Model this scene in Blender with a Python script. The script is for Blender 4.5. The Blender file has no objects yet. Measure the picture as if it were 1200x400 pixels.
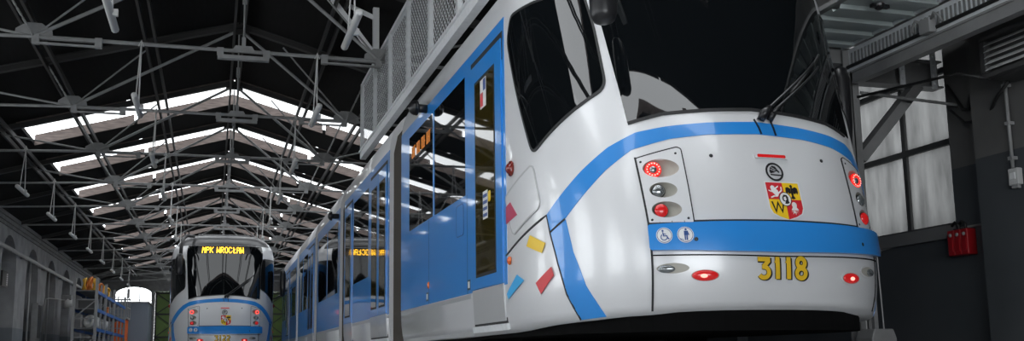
import bpy, bmesh, math, random
from mathutils import Vector, Matrix
from mathutils.geometry import delaunay_2d_cdt
random.seed(7)
SC = bpy.context.scene
COL = SC.collection

# ------------------------------------------------------------------ camera, sky, exposure
CAM_YAW, CAM_PITCH, CAM_ROLL = 0.2962587, 0.1535332, -0.0145863
CAM_Z = 0.12
cam_data = bpy.data.cameras.new('camera')
cam_data.sensor_width = 36.0
cam_data.lens = 36.0 * 1150.0 / 1200.0
cam_data.shift_y = 38.2 / 1200.0
cam_data.clip_start, cam_data.clip_end = 0.05, 400
cam = bpy.data.objects.new('camera', cam_data)
COL.objects.link(cam)
sy_, cy_ = math.sin(CAM_YAW), math.cos(CAM_YAW)
sp_, cp_ = math.sin(CAM_PITCH), math.cos(CAM_PITCH)
fw = Vector((sy_ * cp_, cy_ * cp_, sp_))
rt0 = Vector((cy_, -sy_, 0))
up0 = rt0.cross(fw)
cr_, sr_ = math.cos(CAM_ROLL), math.sin(CAM_ROLL)
rt = cr_ * rt0 + sr_ * up0
up = -sr_ * rt0 + cr_ * up0
mw = Matrix((rt, up, -fw)).transposed().to_4x4()
mw.translation = Vector((0, 0, CAM_Z))
cam.matrix_world = mw
SC.camera = cam

world = bpy.data.worlds.new('overcast_sky')
SC.world = world
world.use_nodes = True
wn = world.node_tree.nodes
wn['Background'].inputs['Color'].default_value = (0.93, 0.97, 1.0, 1)
wn['Background'].inputs['Strength'].default_value = 6.0
SC.view_settings.view_transform = 'Standard'
SC.view_settings.look = 'None'
SC.view_settings.exposure = 0.0
SC.view_settings.gamma = 1.0
SC.view_settings.use_curve_mapping = False
try:
    SC.cycles.use_denoising = True
    SC.cycles.max_bounces = 8
    SC.cycles.diffuse_bounces = 4
    SC.cycles.glossy_bounces = 4
    SC.cycles.transparent_max_bounces = 12
    SC.cycles.sample_clamp_indirect = 6.0
    SC.cycles.caustics_reflective = False
    SC.cycles.caustics_refractive = False
except Exception:
    pass

GATE = dict(x0=-5.6, x1=4.6, z1=4.6, y=-9.0)          # the open gate behind the camera
def portal(name, loc, rot, sx, sy):
    l = bpy.data.lights.new(name, 'AREA')
    l.shape = 'RECTANGLE'; l.size = sx; l.size_y = sy
    l.cycles.is_portal = True
    o = bpy.data.objects.new(name, l)
    o.location = loc; o.rotation_euler = rot
    COL.objects.link(o)

# ------------------------------------------------------------------ materials
def mat(name, col, rough=0.5, metal=0.0, coat=0.0, spec=0.5, noise=None, bump=None, emit=None, estr=0.0):
    m = bpy.data.materials.new(name)
    m.use_nodes = True
    nt = m.node_tree
    b = nt.nodes['Principled BSDF']
    b.inputs['Base Color'].default_value = (*col, 1)
    b.inputs['Roughness'].default_value = rough
    b.inputs['Metallic'].default_value = metal
    b.inputs['Coat Weight'].default_value = coat
    b.inputs['Coat Roughness'].default_value = 0.04
    b.inputs['Specular IOR Level'].default_value = spec
    if emit:
        b.inputs['Emission Color'].default_value = (*emit, 1)
        b.inputs['Emission Strength'].default_value = estr
    if noise or bump:
        tc = nt.nodes.new('ShaderNodeTexCoord')
        mp = nt.nodes.new('ShaderNodeMapping')
        nt.links.new(tc.outputs['Object'], mp.inputs['Vector'])
        tx = nt.nodes.new('ShaderNodeTexNoise')
        tx.inputs['Detail'].default_value = 5
        nt.links.new(mp.outputs['Vector'], tx.inputs['Vector'])
        if noise:
            col2, scale, sc3 = noise
            tx.inputs['Scale'].default_value = scale
            mp.inputs['Scale'].default_value = sc3
            cr = nt.nodes.new('ShaderNodeValToRGB')
            cr.color_ramp.elements[0].position = 0.3
            cr.color_ramp.elements[1].position = 0.7
            cr.color_ramp.elements[0].color = (*col, 1)
            cr.color_ramp.elements[1].color = (*col2, 1)
            nt.links.new(tx.outputs['Fac'], cr.inputs['Fac'])
            nt.links.new(cr.outputs['Color'], b.inputs['Base Color'])
        if bump:
            bp = nt.nodes.new('ShaderNodeBump')
            bp.inputs['Strength'].default_value = bump
            bp.inputs['Distance'].default_value = 0.02
            nt.links.new(tx.outputs['Fac'], bp.inputs['Height'])
            nt.links.new(bp.outputs['Normal'], b.inputs['Normal'])
    return m

def two_tone(name, low, high, zsplit, low2, high2):
    """painted wall: a darker dado below zsplit, with mottling"""
    m = mat(name, high, 0.75)
    nt = m.node_tree; b = nt.nodes['Principled BSDF']
    tc = nt.nodes.new('ShaderNodeTexCoord')
    sx = nt.nodes.new('ShaderNodeSeparateXYZ')
    nt.links.new(tc.outputs['Object'], sx.inputs['Vector'])
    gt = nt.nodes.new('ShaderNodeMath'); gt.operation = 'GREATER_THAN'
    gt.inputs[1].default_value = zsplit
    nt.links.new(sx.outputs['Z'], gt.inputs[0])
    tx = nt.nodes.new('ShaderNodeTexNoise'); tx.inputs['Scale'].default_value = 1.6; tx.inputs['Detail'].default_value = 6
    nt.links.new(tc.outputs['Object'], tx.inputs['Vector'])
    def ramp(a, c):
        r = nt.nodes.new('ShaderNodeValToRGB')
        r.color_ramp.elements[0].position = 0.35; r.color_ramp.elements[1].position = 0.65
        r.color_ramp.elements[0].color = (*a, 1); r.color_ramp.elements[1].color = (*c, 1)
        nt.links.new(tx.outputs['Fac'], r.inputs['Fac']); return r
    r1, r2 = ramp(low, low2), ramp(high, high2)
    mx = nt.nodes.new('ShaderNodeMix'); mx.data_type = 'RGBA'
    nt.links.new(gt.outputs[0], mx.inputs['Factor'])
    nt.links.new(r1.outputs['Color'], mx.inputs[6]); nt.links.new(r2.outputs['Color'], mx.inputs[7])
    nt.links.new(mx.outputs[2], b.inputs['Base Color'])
    return m

def glass_mat(name, trans, col=(1, 1, 1), rough=0.05, diffuse=0.0, stain=False):
    """thin pane: part of the light passes straight, part is scattered, part mirrored"""
    m = bpy.data.materials.new(name); m.use_nodes = True
    nt = m.node_tree; nt.nodes.clear()
    out = nt.nodes.new('ShaderNodeOutputMaterial')
    tr = nt.nodes.new('ShaderNodeBsdfTransparent'); tr.inputs['Color'].default_value = (*[c * trans for c in col], 1)
    gl = nt.nodes.new('ShaderNodeBsdfGlossy'); gl.inputs['Roughness'].default_value = rough
    mx = nt.nodes.new('ShaderNodeMixShader'); mx.inputs['Fac'].default_value = 0.05
    base = tr
    if diffuse:
        tl = nt.nodes.new('ShaderNodeBsdfTranslucent'); tl.inputs['Color'].default_value = (*col, 1)
        if stain:
            tc = nt.nodes.new('ShaderNodeTexCoord'); mp = nt.nodes.new('ShaderNodeMapping')
            mp.inputs['Scale'].default_value = (1, 3.0, 0.7)
            tx = nt.nodes.new('ShaderNodeTexNoise'); tx.inputs['Scale'].default_value = 2.2; tx.inputs['Detail'].default_value = 6
            cr = nt.nodes.new('ShaderNodeValToRGB')
            cr.color_ramp.elements[0].position = 0.3; cr.color_ramp.elements[1].position = 0.72
            cr.color_ramp.elements[0].color = (*[c * 0.45 for c in col], 1); cr.color_ramp.elements[1].color = (*col, 1)
            nt.links.new(tc.outputs['Object'], mp.inputs['Vector']); nt.links.new(mp.outputs['Vector'], tx.inputs['Vector'])
            nt.links.new(tx.outputs['Fac'], cr.inputs['Fac']); nt.links.new(cr.outputs['Color'], tl.inputs['Color'])
        m2 = nt.nodes.new('ShaderNodeMixShader'); m2.inputs['Fac'].default_value = diffuse
        nt.links.new(tr.outputs[0], m2.inputs[1]); nt.links.new(tl.outputs[0], m2.inputs[2]); base = m2
    nt.links.new(base.outputs[0], mx.inputs[1]); nt.links.new(gl.outputs[0], mx.inputs[2])
    nt.links.new(mx.outputs[0], out.inputs['Surface'])
    return m

M = dict(
    silver=mat('silver_white_paint', (0.72, 0.725, 0.74), 0.32, 0.15, 0.5),
    lower=mat('light_grey_paint', (0.52, 0.525, 0.53), 0.36, 0.2, 0.4),
    blue=mat('bright_blue_paint', (0.022, 0.25, 0.70), 0.28, 0.0, 0.5),
    seam=mat('dark_joint', (0.012, 0.012, 0.014), 0.6),
    glass=mat('tinted_dark_glass', (0.004, 0.005, 0.006), 0.02, 0.0, 0.0, 0.6),
    doorglass=mat('amber_tinted_glass', (0.035, 0.027, 0.006), 0.03, 0.0, 0.0, 0.6),
    rubber=mat('black_rubber', (0.012, 0.012, 0.013), 0.5),
    black=mat('black_plastic', (0.014, 0.014, 0.016), 0.3),
    bellows=mat('brown_grey_bellows', (0.05, 0.042, 0.034), 0.75),
    under=mat('underframe_black', (0.004, 0.004, 0.0042), 0.9, spec=0.1),
    redlens=mat('red_lens', (0.42, 0.01, 0.012), 0.12, 0, 0.6, emit=(1, 0.02, 0.02), estr=0.25),
    redlit=mat('lit_red_lens', (0.5, 0.01, 0.01), 0.12, 0, 0.6, emit=(1, 0.02, 0.015), estr=1.2),
    reddot=mat('lit_red_diode', (0.5, 0.02, 0.02), 0.2, emit=(1, 0.25, 0.2), estr=3.0),
    darkred=mat('dark_red_lens', (0.20, 0.018, 0.012), 0.15, 0, 0.6),
    orange=mat('orange_marker_lens', (0.75, 0.14, 0.02), 0.15, 0, 0.6),
    clear=mat('clear_lens', (0.30, 0.32, 0.33), 0.08, 0.7, 0.8),
    bowl=mat('lamp_recess_grey', (0.40, 0.385, 0.34), 0.45),
    white=mat('white_film', (0.80, 0.80, 0.80), 0.35),
    black_film=mat('black_film', (0.012, 0.012, 0.014), 0.4),
    yellow=mat('yellow_film', (0.86, 0.56, 0.015), 0.35),
    red_film=mat('red_film', (0.62, 0.02, 0.03), 0.35),
    crimson=mat('crimson_film', (0.50, 0.045, 0.11), 0.35),
    cyan=mat('sky_blue_film', (0.05, 0.42, 0.82), 0.35),
    navy=mat('navy_film', (0.02, 0.07, 0.26), 0.4),
    gold=mat('golden_film', (0.80, 0.50, 0.02), 0.35),
    led=mat('amber_led', (0.4, 0.2, 0.0), 0.4, emit=(1, 0.50, 0.02), estr=5.0),
    led_dim=mat('dim_amber_led', (0.2, 0.07, 0.0), 0.4, emit=(1, 0.30, 0.02), estr=0.45),
    hood=mat('dark_grey_roof_hood', (0.05, 0.05, 0.053), 0.4, 0, 0.3),
    steel=mat('light_grey_steel_paint', (0.30, 0.305, 0.305), 0.5, 0.0, 0, noise=((0.22, 0.22, 0.22), 6, (1, 1, 1))),
    white_steel=mat('white_steel_paint', (0.86, 0.87, 0.88), 0.4),
    galv=mat('galvanised_steel', (0.84, 0.86, 0.88), 0.45, 0.1, 0, noise=((0.74, 0.76, 0.78), 18, (1, 1, 1))),
    darksteel=mat('dark_grey_steel', (0.20, 0.20, 0.20), 0.45, noise=((0.27, 0.27, 0.27), 4, (1, 1, 1))),
    darkrafter=mat('dark_rafter_steel', (0.035, 0.034, 0.034), 0.65),
    board=mat('black_roof_boarding', (0.010, 0.0098, 0.0098), 0.9, spec=0.2, noise=((0.006, 0.006, 0.006), 3, (6, 0.5, 1))),
    curb=mat('weathered_brown_curb', (0.17, 0.135, 0.122), 0.8, noise=((0.085, 0.066, 0.06), 4, (1, 3, 6)), bump=0.3),
    wall_l=two_tone('painted_brick_wall', (0.16, 0.175, 0.19), (0.24, 0.24, 0.245), 1.25, (0.20, 0.215, 0.23), (0.34, 0.34, 0.345)),
    wall_r=two_tone('grey_painted_wall', (0.054, 0.061, 0.068), (0.105, 0.104, 0.102), 1.88, (0.066, 0.072, 0.079), (0.145, 0.142, 0.138)),  # grey above a bluish dado; upper tone also lifted to imitate light there
    trim=mat('grey_cornice_paint', (0.24, 0.24, 0.24), 0.7, noise=((0.16, 0.16, 0.16), 3, (1, 1, 1))),
    floor=mat('pale_concrete', (0.34, 0.34, 0.34), 0.6, noise=((0.25, 0.25, 0.25), 2, (1, 1, 1))),
    sheet=mat('grey_green_sheet_metal', (0.56, 0.63, 0.62), 0.4, 0.1),
    frame=mat('dark_window_frame', (0.07, 0.07, 0.07), 0.6),
    sill=mat('grey_stone_sill', (0.17, 0.17, 0.17), 0.7),
    frosted=glass_mat('dirty_frosted_glass', 0.06, (0.075, 0.075, 0.074), 0.15, 0.92, True),
    pane=glass_mat('clear_window_glass', 0.9, (1, 1, 1)),
    dimpane=glass_mat('dimmed_skylight_glass', 0.45, (1, 1, 1)),  # lower transmission, set only to dim the daylight in the far hall
    green=mat('green_gate_paint', (0.10, 0.17, 0.035), 0.6, noise=((0.075, 0.13, 0.03), 2, (1, 1, 1))),
    gatedark=mat('gate_brace_black', (0.02, 0.022, 0.02), 0.6),
    rackblue=mat('blue_rack_beam', (0.03, 0.13, 0.42), 0.5),
    cable=mat('black_cable', (0.014, 0.014, 0.014), 0.5),
    pipe=mat('grey_pipe', (0.30, 0.30, 0.30), 0.45),
    box_grey=mat('blue_grey_cabin_paint', (0.20, 0.23, 0.28), 0.6),
    orangepaint=mat('orange_machine_paint', (0.85, 0.14, 0.015), 0.45),
    coil=mat('yellow_cable_sheath', (0.75, 0.42, 0.04), 0.55),
    coil2=mat('orange_cable_sheath', (0.72, 0.20, 0.03), 0.55),
    cream=mat('white_plastic_goods', (0.72, 0.72, 0.70), 0.5),
    redbox=mat('red_box_paint', (0.33, 0.008, 0.012), 0.4),
    tube=mat('grey_white_lamp_body', (0.56, 0.56, 0.55), 0.4),
    louvre=mat('white_louvre', (0.85, 0.85, 0.85), 0.45),
    heater=mat('charcoal_heater_case', (0.07, 0.07, 0.07), 0.5),
)

# ------------------------------------------------------------------ mesh builder
class MB:
    def __init__(s): s.v, s.f = [], []
    def add(s, vs, fs):
        o = len(s.v); s.v += [tuple(p) for p in vs]; s.f += [tuple(i + o for i in f) for f in fs]; return s
    def box(s, x0, x1, y0, y1, z0, z1):
        return s.add([(x0, y0, z0), (x1, y0, z0), (x1, y1, z0), (x0, y1, z0), (x0, y0, z1), (x1, y0, z1), (x1, y1, z1), (x0, y1, z1)],
                     [(0, 3, 2, 1), (4, 5, 6, 7), (0, 1, 5, 4), (1, 2, 6, 5), (2, 3, 7, 6), (3, 0, 4, 7)])
    def bar(s, p0, p1, w, h, ref=(0, 0, 1)):
        """rectangular bar from p0 to p1: h along ref, w across"""
        p0, p1 = Vector(p0), Vector(p1); d = (p1 - p0).normalized(); r = Vector(ref)
        if abs(d.dot(r)) > 0.98: r = Vector((0, 1, 0)) if abs(d.y) < 0.9 else Vector((1, 0, 0))
        a = d.cross(r).normalized(); b = a.cross(d).normalized()
        vs = [p + a * (i * w / 2) + b * (j * h / 2) for p in (p0, p1) for i, j in ((-1, -1), (1, -1), (1, 1), (-1, 1))]
        return s.add(vs, [(0, 1, 2, 3), (7, 6, 5, 4), (0, 4, 5, 1), (1, 5, 6, 2), (2, 6, 7, 3), (3, 7, 4, 0)])
    def ibeam(s, p0, p1, w, h, t=0.012, ref=(0, 0, 1)):
        p0, p1 = Vector(p0), Vector(p1); d = (p1 - p0).normalized(); r = Vector(ref)
        a = d.cross(r).normalized(); b = a.cross(d).normalized()
        s.bar(p0, p1, t, h, ref)
        for k in (-1, 1): s.bar(p0 + b * k * (h / 2 - t / 2), p1 + b * k * (h / 2 - t / 2), w, t, ref)
        return s
    def tube(s, pts, r, n=8, cap=True):
        pts = [Vector(p) for p in pts]; rings = []
        prev = None
        for i, p in enumerate(pts):
            d = ((pts[i + 1] - p) if i == 0 else (p - pts[i - 1]) if i == len(pts) - 1 else (pts[i + 1] - pts[i - 1])).normalized()
            a = Vector((0, 0, 1)).cross(d) if prev is None else prev - d * prev.dot(d)
            if a.length < 1e-4: a = Vector((1, 0, 0)).cross(d)
            a.normalize(); prev = a; b = d.cross(a)
            rr = r[i] if isinstance(r, (list, tuple)) else r
            rings.append([p + a * (rr * math.cos(2 * math.pi * k / n)) + b * (rr * math.sin(2 * math.pi * k / n)) for k in range(n)])
        vs = [q for rg in rings for q in rg]; fs = []
        for i in range(len(rings) - 1):
            for k in range(n):
                k2 = (k + 1) % n
                fs.append((i * n + k, i * n + k2, (i + 1) * n + k2, (i + 1) * n + k))
        if cap:
            fs.append(tuple(range(n - 1, -1, -1))); fs.append(tuple((len(rings) - 1) * n + k for k in range(n)))
        return s.add(vs, fs)
    def disc_dome(s, c, nrm, r, h, n=20, rings=4, rz=None, rx=None):
        """a lens cap bulging along nrm; rx, rz make it oval"""
        c, nrm = Vector(c), Vector(nrm).normalized()
        a = Vector((0, 0, 1)).cross(nrm).normalized() if abs(nrm.z) < 0.95 else Vector((1, 0, 0)); b = nrm.cross(a)
        rx = rx or r; rz = rz or r
        vs, fs = [], []
        for i in range(rings):
            t = math.pi / 2 * i / rings; k = math.cos(t); hh = h * math.sin(t)
            vs += [c + a * (rx * k * math.cos(2 * math.pi * j / n)) + b * (rz * k * math.sin(2 * math.pi * j / n)) + nrm * hh for j in range(n)]
        vs.append(c + nrm * h)
        for i in range(rings - 1):
            for j in range(n): fs.append((i * n + j, i * n + (j + 1) % n, (i + 1) * n + (j + 1) % n, (i + 1) * n + j))
        for j in range(n): fs.append(((rings - 1) * n + j, (rings - 1) * n + (j + 1) % n, rings * n))
        fs.append(tuple(range(n - 1, -1, -1)))
        return s.add(vs, fs)
    def torus(s, c, nrm, R, r, n=24, m=8):
        c, nrm = Vector(c), Vector(nrm).normalized()
        a = Vector((0, 0, 1)).cross(nrm) if abs(nrm.z) < 0.95 else Vector((1, 0, 0)); a.normalize(); b = nrm.cross(a)
        vs, fs = [], []
        for i in range(n):
            t = 2 * math.pi * i / n; d = a * math.cos(t) + b * math.sin(t)
            for j in range(m):
                q = 2 * math.pi * j / m
                vs.append(c + d * (R + r * math.cos(q)) + nrm * (r * math.sin(q)))
        for i in range(n):
            for j in range(m):
                fs.append((i * m + j, ((i + 1) % n) * m + j, ((i + 1) % n) * m + (j + 1) % m, i * m + (j + 1) % m))
        return s.add(vs, fs)
    def prism(s, poly, axis, a0, a1):
        """extrude a 2-D polygon along an axis: 'x' (poly in y,z), 'y' (poly in x,z), 'z' (poly in x,y)"""
        def P(p, a): return {'x': (a, p[0], p[1]), 'y': (p[0], a, p[1]), 'z': (p[0], p[1], a)}[axis]
        n = len(poly)
        vs = [P(p, a0) for p in poly] + [P(p, a1) for p in poly]
        fs = [tuple(range(n)), tuple(range(2 * n - 1, n - 1, -1))] + [(i, (i + 1) % n, n + (i + 1) % n, n + i) for i in range(n)]
        return s.add(vs, fs)
    def build(s, name, m, parent=None, smooth=False, bevel=0, recalc=True, loc=None):
        me = bpy.data.meshes.new(name)
        me.from_pydata(s.v, [], s.f); me.update()
        if recalc:
            bm = bmesh.new(); bm.from_mesh(me)
            bmesh.ops.recalc_face_normals(bm, faces=bm.faces); bm.to_mesh(me); bm.free()
        me.materials.append(M[m] if isinstance(m, str) else m)
        if smooth:
            for p in me.polygons: p.use_smooth = True
        o = bpy.data.objects.new(name, me)
        COL.objects.link(o)
        if parent: o.parent = parent
        if loc: o.location = loc
        if bevel:
            md = o.modifiers.new('edge', 'BEVEL'); md.width = bevel; md.segments = 2; md.limit_method = 'ANGLE'
        return o

def tag(o, label, cat, group=None):
    o['label'] = label; o['category'] = cat
    if group: o['group'] = group
    return o
def thing(name, label, cat, loc=(0, 0, 0), group=None):
    o = bpy.data.objects.new(name, None); COL.objects.link(o); o.location = loc
    o.empty_display_size = 0.2
    return tag(o, label, cat, group)
def struct(o):
    o['kind'] = 'structure'; return o
def children(o): return [c for c in bpy.data.objects if c.parent == o]
def copy_tree(o, parent=None):
    c = o.copy(); COL.objects.link(c)
    if parent: c.parent = parent
    for ch in KIDS.get(o.name, []): copy_tree(ch, c)
    return c
KIDS = {}
def index_kids():
    KIDS.clear()
    for x in bpy.data.objects:
        if x.parent: KIDS.setdefault(x.parent.name, []).append(x)

# ================================================================== THE HALL
X_L, X_R = -6.35, 7.0            # inner faces of the side walls
Y0, Y1 = -9.0, 62.0              # near gate and far wall
RX, RZ = 0.33, 6.62              # ridge
SLOPE = 0.285
def roof_z(x): return RZ - SLOPE * abs(x - RX)
TRUSS_Y = [15.0 + 4.15 * k for k in range(-1, 12)]
SKYLIGHTS = [(2.0, 1.0), (4.9, 2.0)] + [(23.2 + 4.15 * k, 2.4) for k in range(9)]
SKX0, SKX1 = -4.25, 4.9

struct(MB().box(X_L - 0.6, X_R + 0.6, Y0 - 0.4, Y1 + 0.5, -0.2, 0.0).build('floor', 'floor'))

# roof boarding, open where the skylights sit
def roof_piece(mb, x0, x1, y0, y1, t=0.10):
    za, zb = roof_z(x0), roof_z(x1)
    mb.add([(x0, y0, za), (x1, y0, zb), (x1, y1, zb), (x0, y1, za), (x0, y0, za + t), (x1, y0, zb + t), (x1, y1, zb + t), (x0, y1, za + t)],
           [(0, 3, 2, 1), (4, 5, 6, 7), (0, 1, 5, 4), (1, 2, 6, 5), (2, 3, 7, 6), (3, 0, 4, 7)])
mb = MB()
ys = Y0 - 0.4
for sy, SKY_D in SKYLIGHTS + [(None, 0)]:
    ye = sy if sy is not None else Y1 + 0.5
    for a, b in ((X_L - 0.6, RX), (RX, X_R + 0.6)): roof_piece(mb, a, b, ys, ye)
    if sy is not None:
        roof_piece(mb, X_L - 0.6, SKX0, sy, sy + SKY_D); roof_piece(mb, SKX1, X_R + 0.6, sy, sy + SKY_D)
        ys = sy + SKY_D
struct(mb.build('ceiling', 'board'))
for i, (sy, SKY_D) in enumerate(SKYLIGHTS):
    e = bpy.data.objects.new('window_%d' % (i + 2), None); COL.objects.link(e); e.location = (0, sy, 0); e['kind'] = 'structure'
    H = 0.26
    c = MB()
    for yy in (0.0, SKY_D - 0.05):
        for xa, xb in ((SKX0, -2.02), (-1.94, RX), (RX, 2.62), (2.70, SKX1)):
            za, zb = roof_z(xa) - 0.02, roof_z(xb) - 0.02
            c.add([(xa, yy, za), (xb, yy, zb), (xb, yy + 0.05, zb), (xa, yy + 0.05, za), (xa, yy, za + H), (xb, yy, zb + H), (xb, yy + 0.05, zb + H), (xa, yy + 0.05, za + H)],
                  [(0, 3, 2, 1), (4, 5, 6, 7), (0, 1, 5, 4), (1, 2, 6, 5), (2, 3, 7, 6), (3, 0, 4, 7)])
    c.build('window_curb', 'curb', e)
    p = MB()
    for xa, xb in ((SKX0, RX), (RX, SKX1)):
        za, zb = roof_z(xa) + H, roof_z(xb) + H
        p.add([(xa, 0, za), (xb, 0, zb), (xb, SKY_D, zb), (xa, SKY_D, za)], [(0, 1, 2, 3)])
    p.build('window_pane', 'dimpane' if sy > 20 else 'pane', e, recalc=False)

# left wall with blind arched niches
LEFT_BAYS = [35.0 + 4.4 * k for k in range(-9, 6)]
GLAZED = [b for b in LEFT_BAYS if b < 18]  # out-of-view bays; glazing carried further along the wall to add side light
def arch_wall(mb, xf, xb, y0, y1, ztop, bays, half, spring, rise):
    """front face at xf with arched niches sunk to xb; bays = centres"""
    n = 10; prev = y0
    for cyy in bays:
        a, b = cyy - half, cyy + half
        mb.add([(xf, prev, 0), (xf, a, 0), (xf, a, ztop), (xf, prev, ztop)], [(0, 1, 2, 3)])
        arc = [(cyy - half * math.cos(math.pi * k / n), spring + rise * math.sin(math.pi * k / n)) for k in range(n + 1)]
        for k in range(n):
            (ya, za), (yb, zb) = arc[k], arc[k + 1]
            mb.add([(xf, ya, za), (xf, yb, zb), (xf, yb, ztop), (xf, ya, ztop)], [(0, 1, 2, 3)])
            mb.add([(xf, ya, za), (xb, ya, za), (xb, yb, zb), (xf, yb, zb)], [(0, 1, 2, 3)])
        for yy in (a, b): mb.add([(xf, yy, 0), (xb, yy, 0), (xb, yy, spring), (xf, yy, spring)], [(0, 1, 2, 3)])
        prev = b
    mb.add([(xf, prev, 0), (xf, y1, 0), (xf, y1, ztop), (xf, prev, ztop)], [(0, 1, 2, 3)])
    yg = max(GLAZED) + half + 0.3                       # beyond this the niches are blind
    mb.add([(xb, yg, 0), (xb, y1, 0), (xb, y1, ztop), (xb, yg, ztop)], [(0, 1, 2, 3)])
    mb.box(xb - 0.3, xb - 0.01, yg, y1, 0, ztop)
mb = MB()
arch_wall(mb, X_L, X_L - 0.45, Y0, Y1, 4.75, LEFT_BAYS, 1.25, 3.1, 1.1)
for b in GLAZED: mb.box(X_L - 0.45, X_L - 0.02, b - 1.25, b + 1.25, 0, 0.9)
struct(mb.build('wall_left', 'wall_l', recalc=False))
for i, b in enumerate(GLAZED):
    e = bpy.data.objects.new('window_%d' % (i + 30), None); COL.objects.link(e); e['kind'] = 'structure'; e.location = (X_L - 0.36, b, 0)
    fr = MB(); n = 12
    arc_ = [(-1.25 * math.cos(math.pi * k / n), 3.1 + 1.1 * math.sin(math.pi * k / n)) for k in range(n + 1)]
    for k in range(n): fr.bar((0, arc_[k][0], arc_[k][1]), (0, arc_[k + 1][0], arc_[k + 1][1]), 0.05, 0.07, (1, 0, 0))
    for yy in (-0.42, 0.42): fr.box(-0.025, 0.025, yy - 0.025, yy + 0.025, 0.9, 3.1 + 1.1 * math.sqrt(1 - (yy / 1.25) ** 2))
    for yy in (-1.23, 1.23): fr.box(-0.025, 0.025, yy - 0.03, yy + 0.03, 0.9, 3.1)
    for zz in (0.93, 1.65, 2.38, 3.1): fr.box(-0.025, 0.025, -1.25, 1.25, zz - 0.025, zz + 0.025)
    fr.build('window_frame', 'frame', e)
    pv = [(0.0, -1.25, 0.9), (0.0, 1.25, 0.9)] + [(0.0, p[0], p[1]) for p in arc_[::-1]]
    MB().add(pv, [tuple(range(len(pv)))]).build('window_pane', 'pane', e, recalc=False)
mb = MB()
mb.box(X_L - 0.02, X_L + 0.16, Y0, Y1, 4.62, 4.74); mb.box(X_L - 0.02, X_L + 0.10, Y0, Y1, 4.50, 4.62); mb.box(X_L - 0.02, X_L + 0.05, Y0, Y1, 4.40, 4.50)
struct(mb.build('trim_1', 'trim'))

# right wall with a window bay and a pilaster
WY0, WY1, WZ0, WZ1 = 7.92, 10.6, 1.34, 4.1
mb = MB()
mb.box(X_R, X_R + 0.45, Y0, WY0, 0, 4.78); mb.box(X_R, X_R + 0.45, WY1, Y1, 0, 4.78)
mb.box(X_R, X_R + 0.45, WY0, WY1, 0, WZ0); mb.box(X_R, X_R + 0.45, WY0, WY1, WZ1, 4.78)
mb.box(X_R - 0.16, X_R + 0.01, 4.6, 7.42, 0, 4.62)
mb.box(X_R - 0.16, X_R + 0.01, 12.0, 14.6, 0, 4.62)
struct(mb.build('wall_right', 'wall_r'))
e = bpy.data.objects.new('window_1', None); COL.objects.link(e); e['kind'] = 'structure'
fr = MB()
fx0, fx1 = X_R + 0.10, X_R + 0.16
for yy in (WY0, 8.72, 9.66, WY1): fr.box(fx0, fx1, yy - 0.03, yy + 0.03, WZ0, WZ1)
for zz in (WZ0, 2.20, 2.95, WZ1): fr.box(fx0 - 0.01, fx1 + 0.01, WY0, WY1, zz - 0.03, zz + 0.03)
fr.build('window_frame', 'frame', e)
MB().add([(X_R + 0.13, WY0, WZ0), (X_R + 0.13, WY1, WZ0), (X_R + 0.13, WY1, WZ1), (X_R + 0.13, WY0, WZ1)], [(0, 1, 2, 3)]).build('window_pane', 'frosted', e, recalc=False)
MB().box(X_R - 0.05, X_R + 0.12, WY0 - 0.05, WY1, 1.20, 1.33).build('window_sill', 'sill', e)
mb = MB(); mb.box(X_R - 0.10, X_R + 0.02, Y0, Y1, 4.55, 4.72)
struct(mb.build('trim_2', 'trim'))

# far wall with the arched window and the green gates
AX0, AX1, AZ0, AZ1 = -5.5, -3.5, 3.1, 4.42
GX0, GX1, GZ1 = -3.3, 4.35, 4.15
mb = MB()
yw, yv = Y1, Y1 + 0.4
mb.box(X_L - 0.5, AX0, yw, yv, 0, 4.0); mb.box(AX1, GX0, yw, yv, 0, 4.0); mb.box(AX0, AX1, yw, yv, 0, AZ0); mb.box(GX1, X_R + 0.5, yw, yv, 0, 4.0)
poly = [(X_L - 0.5, 4.0), (AX0, 4.0)]
for k in range(1, 12):
    t = math.pi * k / 12
    poly.append(((AX0 + AX1) / 2 - (AX1 - AX0) / 2 * math.cos(t), 4.0 + (AZ1 - 4.0) * math.sin(t)))
poly += [(AX1, 4.0), (GX0, 4.0), (GX0, GZ1), (GX1, GZ1), (GX1, 4.0), (X_R + 0.5, 4.0), (X_R + 0.5, roof_z(X_R + 0.5)), (RX, RZ), (X_L - 0.5, roof_z(X_L - 0.5))]
tri = delaunay_2d_cdt([Vector(p) for p in poly], [], [list(range(len(poly)))], 1, 1e-6)
for yy in (yw, yv): mb.add([(p.x, yy, p.y) for p in tri[0]], [tuple(f) for f in tri[2]])
struct(mb.build('wall_far', 'trim', recalc=False))
e = bpy.data.objects.new('window_20', None); COL.objects.link(e); e['kind'] = 'structure'
fr = MB()
for xx in (AX0 + 0.66, AX0 + 1.33): fr.box(xx - 0.025, xx + 0.025, Y1 + 0.15, Y1 + 0.2, AZ0, 4.40)
fr.box(AX0, AX1, Y1 + 0.15, Y1 + 0.2, 3.62, 3.66)
fr.build('window_frame', 'frame', e)
MB().box(AX0, AX1, Y1 + 0.17, Y1 + 0.18, AZ0, AZ1).build('window_pane', 'pane', e)
e = bpy.data.objects.new('door_1', None); COL.objects.link(e); e['kind'] = 'structure'; e.location = (0, Y1 + 0.1, 0)
nl = 4; wl = (GX1 - GX0) / nl
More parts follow.
